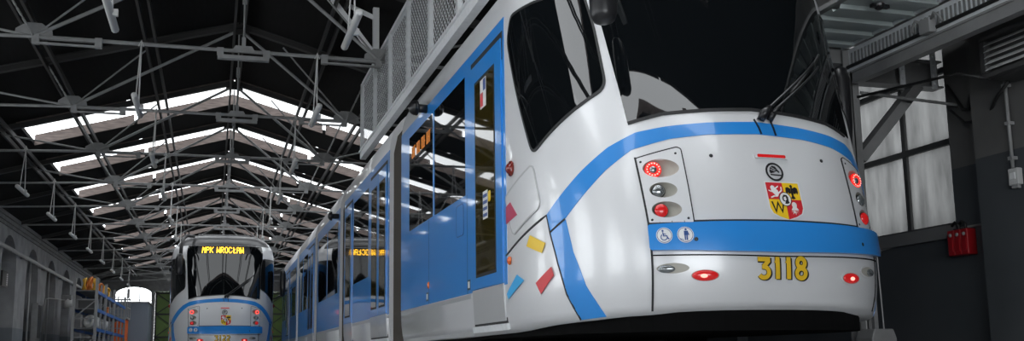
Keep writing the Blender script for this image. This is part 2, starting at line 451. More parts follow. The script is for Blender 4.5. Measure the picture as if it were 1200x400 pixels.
for k in range(nl):
    a = GX0 + k * wl
    lf = MB().box(a + 0.02, a + wl - 0.02, 0, 0.08, 0.02, GZ1 - 0.02).build('door_leaf', 'green', e)
    br = MB()
    for zz in (0.1, 1.45, 2.8, GZ1 - 0.1): br.box(a + 0.02, a + wl - 0.02, -0.06, 0, zz - 0.05, zz + 0.05)
    for xx in (a + 0.07, a + wl - 0.07): br.box(xx - 0.05, xx + 0.05, -0.06, 0, 0.02, GZ1 - 0.02)
    for za, zb in ((0.1, 1.45), (1.45, 2.8), (2.8, GZ1 - 0.1)):
        br.bar((a + 0.07, -0.03, za), (a + wl - 0.07, -0.03, zb), 0.05, 0.06, (0, 1, 0)); br.bar((a + 0.07, -0.03, zb), (a + wl - 0.07, -0.03, za), 0.05, 0.06, (0, 1, 0))
    br.build('door_brace', 'gatedark', lf)

# the near end behind the camera: open gate under a gable
mb = MB()
mb.box(X_L - 0.5, GATE['x0'], Y0 - 0.4, Y0, 0, 4.7); mb.box(GATE['x1'], X_R + 0.5, Y0 - 0.4, Y0, 0, 4.7)
mb.prism([(X_L - 0.5, GATE['z1']), (X_R + 0.5, GATE['z1']), (X_R + 0.5, roof_z(X_R + .5)), (RX, RZ), (X_L - 0.5, roof_z(X_L - .5))], 'y', Y0 - 0.4, Y0)
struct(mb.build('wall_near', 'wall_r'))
portal('gate_portal', ((GATE['x0'] + GATE['x1']) / 2, Y0 - 0.1, GATE['z1'] / 2), (math.radians(90), 0, 0), GATE['x1'] - GATE['x0'], GATE['z1'])

# ------------------------------------------------------------------ roof trusses
NL, NR, NZ = -2.59, 2.42, 4.76
def make_truss():
    t = thing('roof_truss', '', 'roof truss')
    xl, xr = X_L - 0.15, X_R + 0.2
    for xe in (xl, xr):
        MB().ibeam((xe, 0, roof_z(xe) - 0.065), (RX, 0, RZ - 0.065), 0.12, 0.12, 0.014).build('rafter', 'darkrafter', t)
    MB().tube([(NL, 0, NZ), (NR, 0, NZ)], 0.03).build('tie_rod', 'steel', t)
    for nx, xe in ((NL, xl), (NR, xr)):
        sg = -1 if nx < 0 else 1
        MB().tube([(nx, 0, NZ), (xe, 0, roof_z(xe) - 0.05)], 0.028).build('outer_rod', 'steel', t)
        MB().tube([(nx, 0, NZ), (RX + sg * 0.08, 0, RZ - 0.2)], 0.03).build('ridge_rod', 'steel', t)
        sx = nx + sg * 0.42; sz = roof_z(sx) - 0.2
        st = MB()
        for dy in (-0.06, 0.06): st.bar((nx, dy, NZ), (sx, dy, sz), 0.02, 0.07, (0, 1, 0))
        for k in range(5):
            f0, f1 = k / 5, (k + 1) / 5
            a = Vector((nx, -0.06, NZ)).lerp(Vector((sx, -0.06, sz)), f0); b = Vector((nx, 0.06, NZ)).lerp(Vector((sx, 0.06, sz)), f1)
            st.bar(a, b, 0.02, 0.03)
        st.build('strut', 'steel', t)
        x2 = nx + sg * 1.9; z2 = roof_z(x2) - 0.2
        MB().tube([(nx, 0, NZ), (x2, 0, z2)], 0.02).build('brace_rod', 'steel', t)
        x3 = nx - sg * 1.25
        MB().tube([(nx, 0, NZ), (x3, 0, roof_z(x3) - 0.2)], 0.016).build('brace_rod', 'steel', t)
        g = MB().prism([(nx - 0.26, NZ - 0.02), (nx + 0.26, NZ - 0.02), (nx + 0.24, NZ + 0.1), (nx + 0.1, NZ + 0.2), (nx - 0.1, NZ + 0.2), (nx - 0.24, NZ + 0.1)], 'y', -0.012, 0.012).build('gusset', 'steel', t)
        tb = MB()
        c = nx - sg * 0.45
        for dz in (-0.035, 0.035): tb.bar((c - 0.42, 0, NZ - 0.06 + dz), (c + 0.42, 0, NZ - 0.06 + dz), 0.07, 0.022)
        for dx in (-0.42, 0.42): tb.box(c + dx - 0.05, c + dx + 0.05, -0.05, 0.05, NZ - 0.11, NZ + 0.03)
        tb.build('turnbuckle', 'steel', t)
    h = MB().tube([(RX, 0, RZ - 0.25), (RX, 0, NZ + 0.1)], 0.014)
    for dx in (-0.025, 0.025): h.box(RX + dx - 0.008, RX + dx + 0.008, -0.012, 0.012, NZ + 0.75, NZ + 0.95)
    h.box(RX - 0.03, RX + 0.03, -0.015, 0.015, NZ + 0.06, NZ + 0.22)
    h.build('hanger', 'steel', t)
    c = MB()
    c.box(RX - 0.38, RX + 0.38, -0.05, 0.05, NZ - 0.14, NZ - 0.08)
    for dx in (-0.34, 0.34): c.box(RX + dx - 0.05, RX + dx + 0.05, -0.04, 0.04, NZ - 0.08, NZ + 0.03)
    c.prism([(RX - 0.18, NZ - 0.02), (RX + 0.18, NZ - 0.02), (RX + 0.12, NZ + 0.08), (RX - 0.12, NZ + 0.08)], 'y', -0.03, 0.03)
    c.build('coupling', 'steel', t)
    gp = MB().prism([(RX - 0.2, RZ - 0.24), (RX + 0.2, RZ - 0.24), (RX + 0.16, RZ - 0.10), (RX, RZ - 0.04), (RX - 0.16, RZ - 0.10)], 'y', -0.015, 0.015).build('ridge_plate', 'darkrafter', t)
    return t
ORD = ['first', 'second', 'third', 'fourth', 'fifth', 'sixth', 'seventh', 'eighth', 'ninth', 'tenth', 'eleventh', 'twelfth', 'thirteenth', 'fourteenth']
tr0 = make_truss(); index_kids()
seen = [y for y in TRUSS_Y if y > 10.5 and y < Y1 - 1]
for k, y in enumerate(seen):
    t = tr0 if k == 0 else copy_tree(tr0)
    t.location = (0, y, 0)
    tag(t, ('%s steel tie-rod roof truss counted from the camera along the tram hall' % ORD[k]), 'roof truss', 'steel trusses under the hall roof')

# long purlins that run the length of the hall through the trusses
PUR = [(-4.4, 'outer purlin under the dark roof on the side of the arched wall'), (-2.95, 'lattice purlin above the strut heads beside the arched wall'), (-1.25, 'slim purlin under the dark boarding, arched-wall side of the ridge'),
       (0.33, 'ridge purlin running the whole length of the hall'), (1.9, 'slim purlin under the dark boarding, blue-tram side of the ridge'), (3.2, 'lattice purlin above the blue tram and its platform fence')]
for x, lab in PUR:
    mb = MB(); z = roof_z(x) - 0.22
    for dx in (-0.09, 0.09): mb.bar((x + dx, 4.0, z), (x + dx, Y1, z), 0.045, 0.10)
    tag(mb.build('roof_purlin', 'darkrafter'), lab + ', dark steel', 'purlin', 'purlins of the hall roof')

# ------------------------------------------------------------------ hanging tube lamps
def make_lamp():
    t = thing('hanging_lamp', '', 'lamp')
    MB().tube([(0, -0.64, -0.95), (0, -0.62, -0.95), (0, 0.62, -0.95), (0, 0.64, -0.95)], [0.03, 0.045, 0.045, 0.03], 10).build('tube_housing', 'tube', t, smooth=True)
    MB().tube([(0.02, 0, 0.03), (-0.005, -0.3, -0.92)], 0.010, 6).build('suspension_wire', 'tube', t)
    MB().tube([(0.02, 0, 0.03), (-0.005, 0.3, -0.92)], 0.010, 6).build('suspension_wire', 'tube', t)
    MB().box(0.03, 0.085, -0.03, 0.03, -1.0, -0.93).build('junction_box', 'tube', t)
    MB().tube([(-0.02, 0, -0.04), (0.02, 0, 0.05), (0.05, 0, -0.04)], 0.012, 6).build('hook', 'tube', t)
    return t
lp0 = make_lamp(); index_kids()
first = True
for rowx, rown in ((-4.05, 'outer row by the arched wall'), (-1.15, 'inner row on the arched-wall side'), (1.42, 'inner row on the blue-tram side')):
    for k, y in enumerate(seen):
        if rowx == -4.05 and k < 2: continue
        if k > 10: continue
        o = lp0 if first else copy_tree(lp0); first = False
        o.location = (rowx, y - 0.02, NZ)
        tag(o, 'grey tube lamp hanging from the %s roof truss, %s' % (ORD[k], rown), 'lamp', 'tube lamps hung under the roof trusses')

# ================================================================== THE TRAMS
TW, TL, TN = 1.38, 1.9, 2.6
PZ = [.28, .38, .50, .62, .80, .90, 1.05, 1.30, 1.67, 2.10, 2.80, 2.92, 3.06, 3.22, 3.38, 3.48, 3.54]
PT = [.20, .14, .10, .08, .08, .10, .13, .20, .325, .475, .735, .775, .825, .90, 1.03, 1.22, 1.52]
PW = [1.34, 1.365, 1.38, 1.38, 1.38, 1.38, 1.38, 1.38, 1.38, 1.38, 1.38, 1.38, 1.36, 1.30, 1.18, 1.04, .90]
def lerp_tab(x, xs, ys):
    if x <= xs[0]: return ys[0]
    for i in range(1, len(xs)):
        if x <= xs[i]:
            f = (x - xs[i - 1]) / (xs[i] - xs[i - 1]); return ys[i - 1] + f * (ys[i] - ys[i - 1])
    return ys[-1]
_pc = {}
def prof(z):
    k = round(z, 4)
    if k not in _pc:
        d = max(0.0, min(0.09, z - PZ[0], PZ[-1] - z))
        o = [-d, -d / 2, 0, d / 2, d]
        _pc[k] = (sum(lerp_tab(z + q, PZ, PT) for q in o) / 5, sum(lerp_tab(z + q, PZ, PW) for q in o) / 5)
    return _pc[k]
_us = []
for i in range(401):
    th = math.pi / 2 * i / 400
    _us.append((TW * math.sin(th) ** (2 / TN), TL * (1 - math.cos(th) ** (2 / TN))))
_first = _us[1][0]
_us = [(_first * j / 30, TL * (1 - (1 - (_first * j / 30 / TW) ** TN) ** (1 / TN))) for j in range(30)] + _us[1:]
TS = [0.0]
for i in range(1, len(_us)): TS.append(TS[-1] + math.hypot(_us[i][0] - _us[i - 1][0], _us[i][1] - _us[i - 1][1]))
S_SIDE = TS[-1]
TU = [p[0] for p in _us]; TV = [p[1] for p in _us]
import bisect
def S(s, z):
    """point of the tram skin: s runs round the nose from its middle, z is height"""
    a = abs(s); sg = 1 if s >= 0 else -1
    t, w = prof(z)
    if a < S_SIDE:
        i = max(1, bisect.bisect_left(TS, a)); f = (a - TS[i - 1]) / (TS[i] - TS[i - 1])
        u0 = TU[i - 1] + f * (TU[i] - TU[i - 1]); v0 = TV[i - 1] + f * (TV[i] - TV[i - 1])
        v = t + v0 * (TL - t) / TL
    else: u0, v = TW, TL + a - S_SIDE
    return Vector((sg * u0 * w / TW, v, z))
def SN(s, z):
    e = 0.012
    z0, z1 = max(PZ[0], z - e), min(PZ[-1], z + e)
    n = (S(s + e, z) - S(s - e, z)).cross(S(s, z1) - S(s, z0))
    return n.normalized()
def SO(s, z, off): return S(s, z) + SN(s, z) * off
def sv(v): return S_SIDE + v - TL
ZB = ([0, .2, .48, .79, .895, 1.04, 1.235, 1.465, 1.9, 2.4, 2.71, 3.1, 99], [.41, .41, .406, .392, .387, .371, .363, .348, .33, .302, .295, .285, .285])
def zb(s): return lerp_tab(abs(s), *ZB)

def inside(p, poly):
    c = False; n = len(poly)
    for i in range(n):
        (x0, y0), (x1, y1) = poly[i], poly[(i + 1) % n]
        if (y0 > p[1]) != (y1 > p[1]) and p[0] < (x1 - x0) * (p[1] - y0) / (y1 - y0) + x0: c = not c
    return c
def dense(poly, step):
    out = []
    for i in range(len(poly)):
        a, b = poly[i], poly[(i + 1) % len(poly)]
        n = max(1, int(math.ceil(math.hypot(b[0] - a[0], b[1] - a[1]) / step)))
        out += [(a[0] + (b[0] - a[0]) * k / n, a[1] + (b[1] - a[1]) * k / n) for k in range(n)]
    return out
def ccw(poly):
    a = sum(poly[i][0] * poly[(i + 1) % len(poly)][1] - poly[(i + 1) % len(poly)][0] * poly[i][1] for i in range(len(poly)))
    return poly if a > 0 else poly[::-1]
def rounded(poly, r, n=5):
    out = []; N = len(poly)
    for i in range(N):
        p, a, b = Vector(poly[i]), Vector(poly[i - 1]), Vector(poly[(i + 1) % N])
        d1, d2 = (a - p), (b - p); q = min(r, d1.length * .45, d2.length * .45)
        p1, p2 = p + d1.normalized() * q, p + d2.normalized() * q
        for k in range(n + 1):
            t = k / n; out.append(tuple((1 - t) ** 2 * p1 + 2 * t * (1 - t) * p + t * t * p2))
    return out
def rect(s0, s1, z0, z1): return [(s0, z0), (s1, z0), (s1, z1), (s0, z1)]
def ell(cx, cz, rx, rz, n=24): return [(cx + rx * math.cos(2 * math.pi * k / n), cz + rz * math.sin(2 * math.pi * k / n)) for k in range(n)]
def mir(poly): return [(-a, b) for a, b in poly][::-1]
def patch(poly, m, name, parent, off=0.004, thick=0.006, holes=(), step=0.06, smooth=True):
    """a skin panel following the tram's shape, with a rim of its own"""
    poly = ccw(poly)
    flat = min(abs(p[0]) for p in poly) > S_SIDE and max(p[1] for p in poly) < 2.95
    if not flat: poly = dense(poly, step)
    pts = [Vector(p) for p in poly]; fc = [list(range(len(poly)))]
    hl = []
    eds = []
    for h in holes:
        h = dense(ccw(h), step); hl.append(h); o = len(pts)
        pts += [Vector(p) for p in h]; eds += [(o + i, o + (i + 1) % len(h)) for i in range(len(h))]
    if not flat:
        x0, x1 = min(p[0] for p in poly), max(p[0] for p in poly); z0, z1 = min(p[1] for p in poly), max(p[1] for p in poly)
        nx, nz = int((x1 - x0) / step), int((z1 - z0) / step)
        for i in range(1, nx + 1):
            for j in range(1, nz + 1):
                p = (x0 + (i - .5 + .25 * (j % 2)) * step, z0 + (j - .5) * step)
                if inside(p, poly) and not any(inside(p, h) for h in hl):
                    pts.append(Vector(p))
    r = delaunay_2d_cdt(pts, eds, fc, 1, 1e-7)
    mb = MB(); V = [(p.x, p.y) for p in r[0]]
    vs = [SO(p[0], p[1], off) for p in V]
    fs = []
    for f in r[2]:
        c = (sum(V[i][0] for i in f) / len(f), sum(V[i][1] for i in f) / len(f))
        if any(inside(c, h) for h in hl): continue
        a = sum(V[f[i]][0] * V[f[(i + 1) % len(f)]][1] - V[f[(i + 1) % len(f)]][0] * V[f[i]][1] for i in range(len(f)))
        fs.append(tuple(f) if a > 0 else tuple(f)[::-1])
    mb.add(vs, fs)
    o = mb.build(name, m, parent, smooth=False, recalc=False)
    me = o.data
    if smooth:
        for p in me.polygons: p.use_smooth = True
    # rim
    rim = MB()
    for loop in [poly] + [h[::-1] for h in hl]:
        n = len(loop)
        a = [SO(p[0], p[1], off) for p in loop]; b = [SO(p[0], p[1], off - thick) for p in loop]
        rim.add(a + b, [(i, n + i, n + (i + 1) % n, (i + 1) % n) for i in range(n)])
    bm = bmesh.new(); bm.from_mesh(me)
    vv = [bm.verts.new(p) for p in rim.v]
    for f in rim.f: bm.faces.new([vv[i] for i in f])
    bm.to_mesh(me); bm.free()
    return o
def strip(pts, w, m, name, parent, off=0.005, closed=False):
    """a narrow line laid along the skin"""
    pts = [Vector(p) for p in pts]
    P = []
    for i in range(len(pts) - (0 if closed else 1)):
        a, b = pts[i], pts[(i + 1) % len(pts)]; n = max(1, int((b - a).length / 0.08))
        P += [a.lerp(b, k / n) for k in range(n)]
    if not closed: P.append(pts[-1])
    vs = []
    for i, p in enumerate(P):
        a = P[i - 1] if (i or closed) else p; b = P[(i + 1) % len(P)] if (i < len(P) - 1 or closed) else p
        d = (b - a).normalized(); nn = Vector((-d.y, d.x)) * (w / 2)
        q, r_ = p - nn, p + nn
        vs += [SO(q.x, q.y, off), SO(r_.x, r_.y, off), SO(q.x, q.y, off - .008), SO(r_.x, r_.y, off - .008)]
    fs = []; n = len(P)
    for i in range(n if closed else n - 1):
        j = (i + 1) % n
        fs += [(4 * i, 4 * j, 4 * j + 1, 4 * i + 1), (4 * i, 4 * i + 2, 4 * j + 2, 4 * j), (4 * i + 1, 4 * j + 1, 4 * j + 3, 4 * i + 3)]
    return MB().add(vs, fs).build(name, m, parent, recalc=False)
def decal(polys, anchor, m, name, parent, off, sub=0.05):
    """flat figures stuck on the skin at an anchor (metres)"""
    mb = MB()
    for poly in polys:
        poly = ccw([(anchor[0] + x, anchor[1] + y) for x, y in poly])
        poly = dense(poly, sub)
        r = delaunay_2d_cdt([Vector(p) for p in poly], [], [list(range(len(poly)))], 1, 1e-8)
        V = [(p.x, p.y) for p in r[0]]
        fs = []
        for f in r[2]:
            a = sum(V[f[i]][0] * V[f[(i + 1) % len(f)]][1] - V[f[(i + 1) % len(f)]][0] * V[f[i]][1] for i in range(len(f)))
            fs.append(tuple(f) if a > 0 else tuple(f)[::-1])
        mb.add([SO(p[0], p[1], off) for p in V], fs)
    return mb.build(name, m, parent, recalc=False)
def stroke(pts, w):
    """polygons of a line of width w"""
    out = []
    P = [Vector(p) for p in pts]; n = len(P); L_, R_ = [], []
    for i in range(n):
        d1 = (P[i] - P[i - 1]).normalized() if i else (P[1] - P[0]).normalized()
        d2 = (P[i + 1] - P[i]).normalized() if i < n - 1 else d1
        t = (d1 + d2); t = t.normalized() if t.length > 1e-6 else d1
        nn = Vector((-t.y, t.x)); k = (w / 2) / max(0.45, nn.dot(Vector((-d1.y, d1.x))))
        L_.append(P[i] + nn * k); R_.append(P[i] - nn * k)
    for i in range(n - 1): out.append([tuple(R_[i]), tuple(R_[i + 1]), tuple(L_[i + 1]), tuple(L_[i])])
    return out
def arc(cx, cy, rx, ry, a0, a1, n=12): return [(cx + rx * math.cos(math.radians(a0 + (a1 - a0) * k / n)), cy + ry * math.sin(math.radians(a0 + (a1 - a0) * k / n))) for k in range(n + 1)]
def ring(cx, cy, r0, r1, n=28):
    return [[(cx + r * math.cos(2 * math.pi * q / n), cy + r * math.sin(2 * math.pi * q / n)) for r, q in ((r0, k), (r1, k), (r1, k + 1), (r0, k + 1))] for k in range(n)]
def digit(ch, x, h, w):
    """broad slab digits of an old tram number"""
    H = h
    if ch == '3': return [[(x + px, y) for px, y in q] for q in
                          stroke([(0.0, H - w * .5), (.62 * H, H - w * .5)], w) + stroke([(.56 * H, H - w * .75), (.26 * H, .54 * H)], w * .95) + stroke([(.2 * H, .55 * H)] + arc(.30 * H, .30 * H, .25 * H, .245 * H, 85, -150, 14), w * .95)]
    if ch == '1': return [[(x + px, y) for px, y in q] for q in stroke([(.19 * H, 0), (.19 * H, H)], w * 1.05) + [[(0.0, .74 * H), (.12 * H, .72 * H), (.2 * H, .8 * H), (.2 * H, H), (.1 * H, .9 * H)]]]
    if ch == '8': return [[(x + px, y) for px, y in q] for q in ring_ell(.28 * H, .745 * H, .20 * H, .205 * H, w) + ring_ell(.28 * H, .27 * H, .235 * H, .225 * H, w)]
    if ch == '2': return [[(x + px, y) for px, y in q] for q in stroke(arc(.28 * H, .70 * H, .23 * H, .25 * H, 160, -35, 12) + [(.08 * H, w * .6)], w) + stroke([(0.02 * H, w * .5), (.55 * H, w * .5)], w)]
def ring_ell(cx, cy, rx, ry, w, n=24):
    o = []
    for k in range(n):
        q = [(cx + (rx + s_ * w / 2) * math.cos(2 * math.pi * a / n), cy + (ry + s_ * w / 2) * math.sin(2 * math.pi * a / n)) for s_, a in ((-1, k), (1, k), (1, k + 1), (-1, k + 1))]
        o.append(q)
    return o
def number(txt, parent):
    h, w = .145, .030; adv = {'3': .118, '1': .083, '8': .1, '2': .105}
    x = -.188; polys = []
    for ch in txt: polys += digit(ch, x, h, w); x += adv[ch]
    sh = []
    for dx, dy, gw in ((.007, -.006, 0), (.013, -.006, 0)):
        sh += [[(a + dx, b + dy) for a, b in p] for p in polys]
    xx = -.188
    for ch in txt: sh += digit(ch, xx, h, w * 1.28); xx += adv[ch]
    a = decal(sh, (0.0, .592), 'black_film', 'number_shadow', parent, .0055)
    b = decal(polys, (0.0, .592), 'gold', 'fleet_number', parent, .008)
    return a, b
FONT = {'M': '10001 11011 10101 10101 10001 10001 10001', 'P': '11110 10001 10001 11110 10000 10000 10000', 'K': '10001 10010 10100 11000 10100 10010 10001',
        'W': '10001 10001 10001 10101 10101 11011 10001', 'R': '11110 10001 10001 11110 10100 10010 10001', 'O': '01110 10001 10001 10001 10001 10001 01110',
        'C': '01110 10001 10000 10000 10000 10001 01110', 'L': '01000 01000 01010 01100 11000 01000 01111', 'A': '01110 10001 10001 11111 10001 10001 10001', ' ': '000 000 000 000 000 000 000'}

def make_tram():
    t = thing('tram', '', 'tram')
    def V(v): return (v + 5.63) * .937 - 5.63        # side drawing -> metres along the tram
    def Z(z): return (z - .12) * .937 + .12
    # ---- body shells
    zrows = [.41, .45, .50] + [.5 + .05 * k for k in range(1, 53)] + [.985, 1.42, 3.125, 3.175, 3.22, 3.28, 3.32, 3.38, 3.41, 3.44, 3.48, 3.51, 3.54]
    zrows = sorted(set(round(z, 4) for z in zrows))
    def zz(s, r): return r if r >= .5 else zb(s) + (r - .41) / .09 * (.5 - zb(s))
    def shell(stations, name, hole=False):
        mb = MB(); nr = len(zrows); n = 2 * nr
        for a in stations:
            mb.add([S(-a, zz(a, r)) for r in zrows] + [S(a, zz(a, r)) for r in reversed(zrows)], [])
        fs = []
        def skip(a0, a1, r0, r1, lo, hi): return hole and a0 >= lo - 1e-6 and a1 <= hi + 1e-6 and r0 >= .985 - 1e-6 and r1 <= 1.42 + 1e-6
        for i in range(len(stations) - 1):
            for k in range(n):
                k2 = (k + 1) % n
                if k < nr - 1 and skip(stations[i], stations[i + 1], zrows[k], zrows[k + 1], .615, .885): continue
                if nr <= k < n - 1 and skip(stations[i], stations[i + 1], zrows[n - 2 - k], zrows[n - 1 - k], .775, 1.045): continue
                fs.append((i * n + k, i * n + k2, (i + 1) * n + k2, (i + 1) * n + k))
        if not hole: fs.append(tuple(range(n)))
        fs.append(tuple((len(stations) - 1) * n + k for k in range(n - 1, -1, -1)))
        mb.f = fs
        me = bpy.data.meshes.new(name); me.from_pydata(mb.v, [], mb.f)
        bm = bmesh.new(); bm.from_mesh(me)
        bmesh.ops.remove_doubles(bm, verts=bm.verts, dist=1e-5)
        bmesh.ops.recalc_face_normals(bm, faces=bm.faces)
        c = sum((f.normal.dot(f.calc_center_median() - Vector((0, stations[-1] * .5, 1.9))) * f.calc_area() for f in bm.faces), 0)
        if c < 0: bmesh.ops.reverse_faces(bm, faces=bm.faces)
        bm.to_mesh(me); bm.free()
        me.materials.append(M['silver'])
        for p in me.polygons: p.use_smooth = len(p.vertices) < 6
        o = bpy.data.objects.new(name, me); COL.objects.link(o); o.parent = t
        return o
    st = sorted(set([round(.045 * k, 4) for k in range(0, 61)] + [.615, .885, .775, 1.045, round(S_SIDE, 4), sv(V(4.5)), sv(V(7.3))]))
    shell([s for s in st if s <= sv(V(7.3)) + 1e-6], 'car_body', True)
    SECT = [(V(a), V(b)) for a, b in ((8.25, 13.3), (14.0, 18.35), (19.0, 23.7), (24.4, 30.6))]
    for a, b in SECT: shell([sv(a), sv((a + b) / 2), sv(b)], 'car_body')
    joints = [(V(a), V(b)) for a, b in ((7.3, 8.25), (13.3, 14.0), (18.35, 19.0), (23.7, 24.4))]
    for a, b in joints:
        mb = MB(); n = 9
        for k in range(n):
            y0 = a + (b - a) * k / n; y1 = a + (b - a) * (k + 1) / n; ym = (y0 + y1) / 2
            ins = .05
            prf = [(-1.38, .31), (-1.38, 2.90), (-1.33, 3.14), (-1.18, 3.34), (-.95, 3.45), (.95, 3.45), (1.18, 3.34), (1.33, 3.14), (1.38, 2.90), (1.38, .31)]
            rg = []
            for yy, q in ((y0, ins + .03), (ym, ins), (y1, ins + .03)):
                rg.append([(x - math.copysign(q, x), yy, z if z < 1 else z - q) for x, z in prf])
            vs = [p for r_ in rg for p in r_]; m_ = len(prf); fs = []
            for i in range(2):
                for j in range(m_ - 1): fs.append((i * m_ + j, i * m_ + j + 1, (i + 1) * m_ + j + 1, (i + 1) * m_ + j))
            mb.add(vs, fs)
        mb.build('gangway_bellows', 'bellows', t)
    # ---- underframe and running gear
    pl = [(SO(s, .5, -.10).x, SO(s, .5, -.10).y + .05) for s in [-2.7 + .18 * k for k in range(31)]]
    pl = [(-1.25, 28.0)] + pl + [(1.25, 28.0)]
    MB().prism(pl, 'z', .26, .40).build('underframe', 'under', t)
    for yb in (3.9, 14.5, 25.0):
        for dy in (-.9, .9):
            for sx in (-.75, .75):
                MB().tube([(sx - .065, yb + dy, .30), (sx + .065, yb + dy, .30)], .30, 20).build('wheel', 'under', t)
    # ---- windscreen and cab side windows
    wl = [(-1.08, 3.19), (-1.038, 2.741), (-1.015, 2.516), (-.956, 1.945), (-.937, 1.708), (-.674, 1.766), (-.335, 1.797), (0, 1.818)]
    ws = wl + [(-a + .10 * min(1, (b - 1.69) / -.0001) if False else -a, b) for a, b in wl[5:-1]][::-1] + [(-a + .11, b) for a, b in wl[:5]][::-1]
    g = patch(ws, 'glass', 'windscreen', t, .006, .01, step=.05)
    strip([(-.937, 1.708), (-.674, 1.766), (-.335, 1.797), (0, 1.818), (.335, 1.797), (.674, 1.766), (.937, 1.708)], .022, 'rubber', 'windscreen_seal', g, .010)
    hp = [(-1.9, 3.53), (-1.75, 3.20), (-.8, 3.205), (0, 3.205), (.8, 3.205), (1.75, 3.20), (1.9, 3.53)]
    patch(hp, 'hood', 'roof_hood', t, .006, .01, step=.05)
    cw = rounded([(-2.52, 2.66), (-2.36, 2.84), (-1.14, 2.84), (-1.083, 2.52), (-1.060, 2.005), (-1.985, 1.618)], .09)
    for q, nm in ((cw, 'cab_window'), (mir(cw), 'cab_window')):
        w_ = patch(q, 'glass', nm, t, .005, .01, step=.06)
        strip(q, .022, 'rubber', 'window_seal', w_, .008, True)
    # ---- blue livery bands on the nose
    top = [(-1.825, 1.128), (-1.374, 1.403), (-1.12, 1.545), (-.89, 1.636), (-.667, 1.67), (-.356, 1.70), (0, 1.722)]
    bot = [(0, 1.626), (-.38, 1.607), (-.66, 1.575), (-.943, 1.508), (-1.162, 1.380), (-1.591, 1.075), (-1.792, .995)]
    arch = top + [(-a, b) for a, b in top[:-1]][::-1] + [(-a, b) for a, b in bot[::-1]][:-1] + bot
    patch(arch, 'blue', 'blue_arch_band', t, .004, .006, step=.05)
    low = [(-1.789, .986), (-1.702, .752), (-1.605, .535), (-1.465, .352), (-1.235, .366), (-1.412, .583), (-1.532, .829), (-1.591, 1.066)]
    for q in (low, mir(low)): patch(q, 'blue', 'blue_corner_band', t, .004, .006, step=.05)
    # ---- joints between panels
    for sg in (-1, 1):
        k = lambda L_: [(sg * -a, b) for a, b in L_]
        strip(k([(-2.70, .905), (-1.828, 1.125), (-1.792, .990), (-1.706, .752), (-1.61, .535), (-1.47, .352)]), .016, 'seam', 'panel_joint', t)
        strip(k([(-1.794, .991), (-1.593, 1.070)]), .014, 'seam', 'panel_joint', t, .007)
        strip([(sg * a + (.13 if sg > 0 else 0), b) for a, b in ((.925, 1.45), (.896, .975), (.893, .75), (.89, .392))], .014, 'seam', 'panel_joint', t, .006)
        hat = rounded(k([(-1.993, 1.546), (-1.906, 1.203), (-2.482, 1.041), (-2.69, 1.379)]), .07)
        hp_ = patch(hat, 'silver', 'cab_hatch', t, .007, .012)
        strip(hat, .014, 'seam' if False else 'lower', 'hatch_edge', hp_, .009, True)
        sgx = sg
        bl = MB().disc_dome(SO(sgx * sv(1.67), 1.584, .012), (sgx, 0, 0), .05, .04).build('turn_signal', 'darkred', t, smooth=True)
        MB().torus(SO(sgx * sv(1.67), 1.584, .010), (sgx, 0, 0), .052, .012).build('signal_rim', 'darkred', bl)
        MB().disc_dome(SO(sgx * sv(1.76), .855, .006), (sgx, 0, 0), .035, .025).build('side_marker_lamp', 'orange', t, smooth=True)
    # ---- lamp clusters
    for sg, sh in ((-1, 0.0), (1, .16)):
        k = lambda L_: [((-1 if sg < 0 else 1) * (-a) * -1 if False else (a if sg < 0 else -a + sh), b) for a, b in L_]
        lamps = [((-.822, 1.360), .058, (-.884, -.632, .066)), ((-.809, 1.203), .046, (-.859, -.669, .054)), ((-.810, 1.065), .048, (-.863, -.660, .056))]
        holes = []
        for (c, r, (xa, xb, hz)) in lamps:
            holes.append(k(ell((xa + xb) / 2, c[1], (xb - xa) / 2, hz, 28)))
        pan = rounded(k([(-.921, 1.442), (-.62, 1.512), (-.594, 1.497), (-.591, .968), (-.893, .974)]), .012)
        pn = patch(pan, 'silver', 'lamp_panel', t, .006, .014, holes, step=.035)
        strip(pan, .008, 'seam', 'panel_joint', pn, .0075, True)
        for (p) in ((-.89, 1.412), (-.637, 1.465), (-.867, .997), (-.625, 1.0)):
            q = k([p])[0]; MB().disc_dome(SO(*q, .006), SN(*q), .009, .004, 10, 2).build('bolt', 'seam', pn)
        for i, ((c, r, (xa, xb, hz)), hl) in enumerate(zip(lamps, holes)):
            hl = ccw(hl); (cx, cz) = k([c])[0]
            mb = MB(); nr, n = 7, len(hl); vs = []
            for a in range(nr + 1):
                rho = 1 - a / nr
                for (x, z) in hl:
                    x2, z2 = cx + (x - cx) * rho, cz + (z - cz) * rho
                    vs.append(SO(x2, z2, .006 - .055 * math.sqrt(max(0, 1 - rho ** 2))))
            fs = [(a * n + j, a * n + (j + 1) % n, (a + 1) * n + (j + 1) % n, (a + 1) * n + j) for a in range(nr) for j in range(n)]
            mb.add(vs, fs).build('lamp_recess', 'bowl', pn, smooth=True, recalc=False)
            base = SO(cx, cz, -.045); ax = (SN(cx, cz) + Vector((0, -1.0, 0))).normalized()
            hs = MB().tube([base, base + ax * .04], [r, r], 22)
            nm, mt = (('tail_lamp', 'black'), ('reversing_lamp', 'clear'), ('brake_lamp', 'redlens'))[i]
            if i == 0:
                lo = hs.build(nm, 'redlens', pn, smooth=False)
                MB().torus(base + ax * .04, ax, r * .72, r * .24, 26, 8).build('red_ring_lens', 'redlit', lo, smooth=True)
                MB().disc_dome(base + ax * .041, ax, r * .5, .018).build('clear_core', 'clear', lo, smooth=True)
                dd = MB(); u1 = Vector((0, 0, 1)).cross(ax).normalized(); u2 = ax.cross(u1)
                for q in range(14):
                    an = 2 * math.pi * q / 14
                    dd.disc_dome(base + ax * (.04 + r * .23) + (u1 * math.cos(an) + u2 * math.sin(an)) * r * .74, ax, .0055, .003, 8, 2)
                dd.build('diode_ring', 'reddot', lo)
            else:
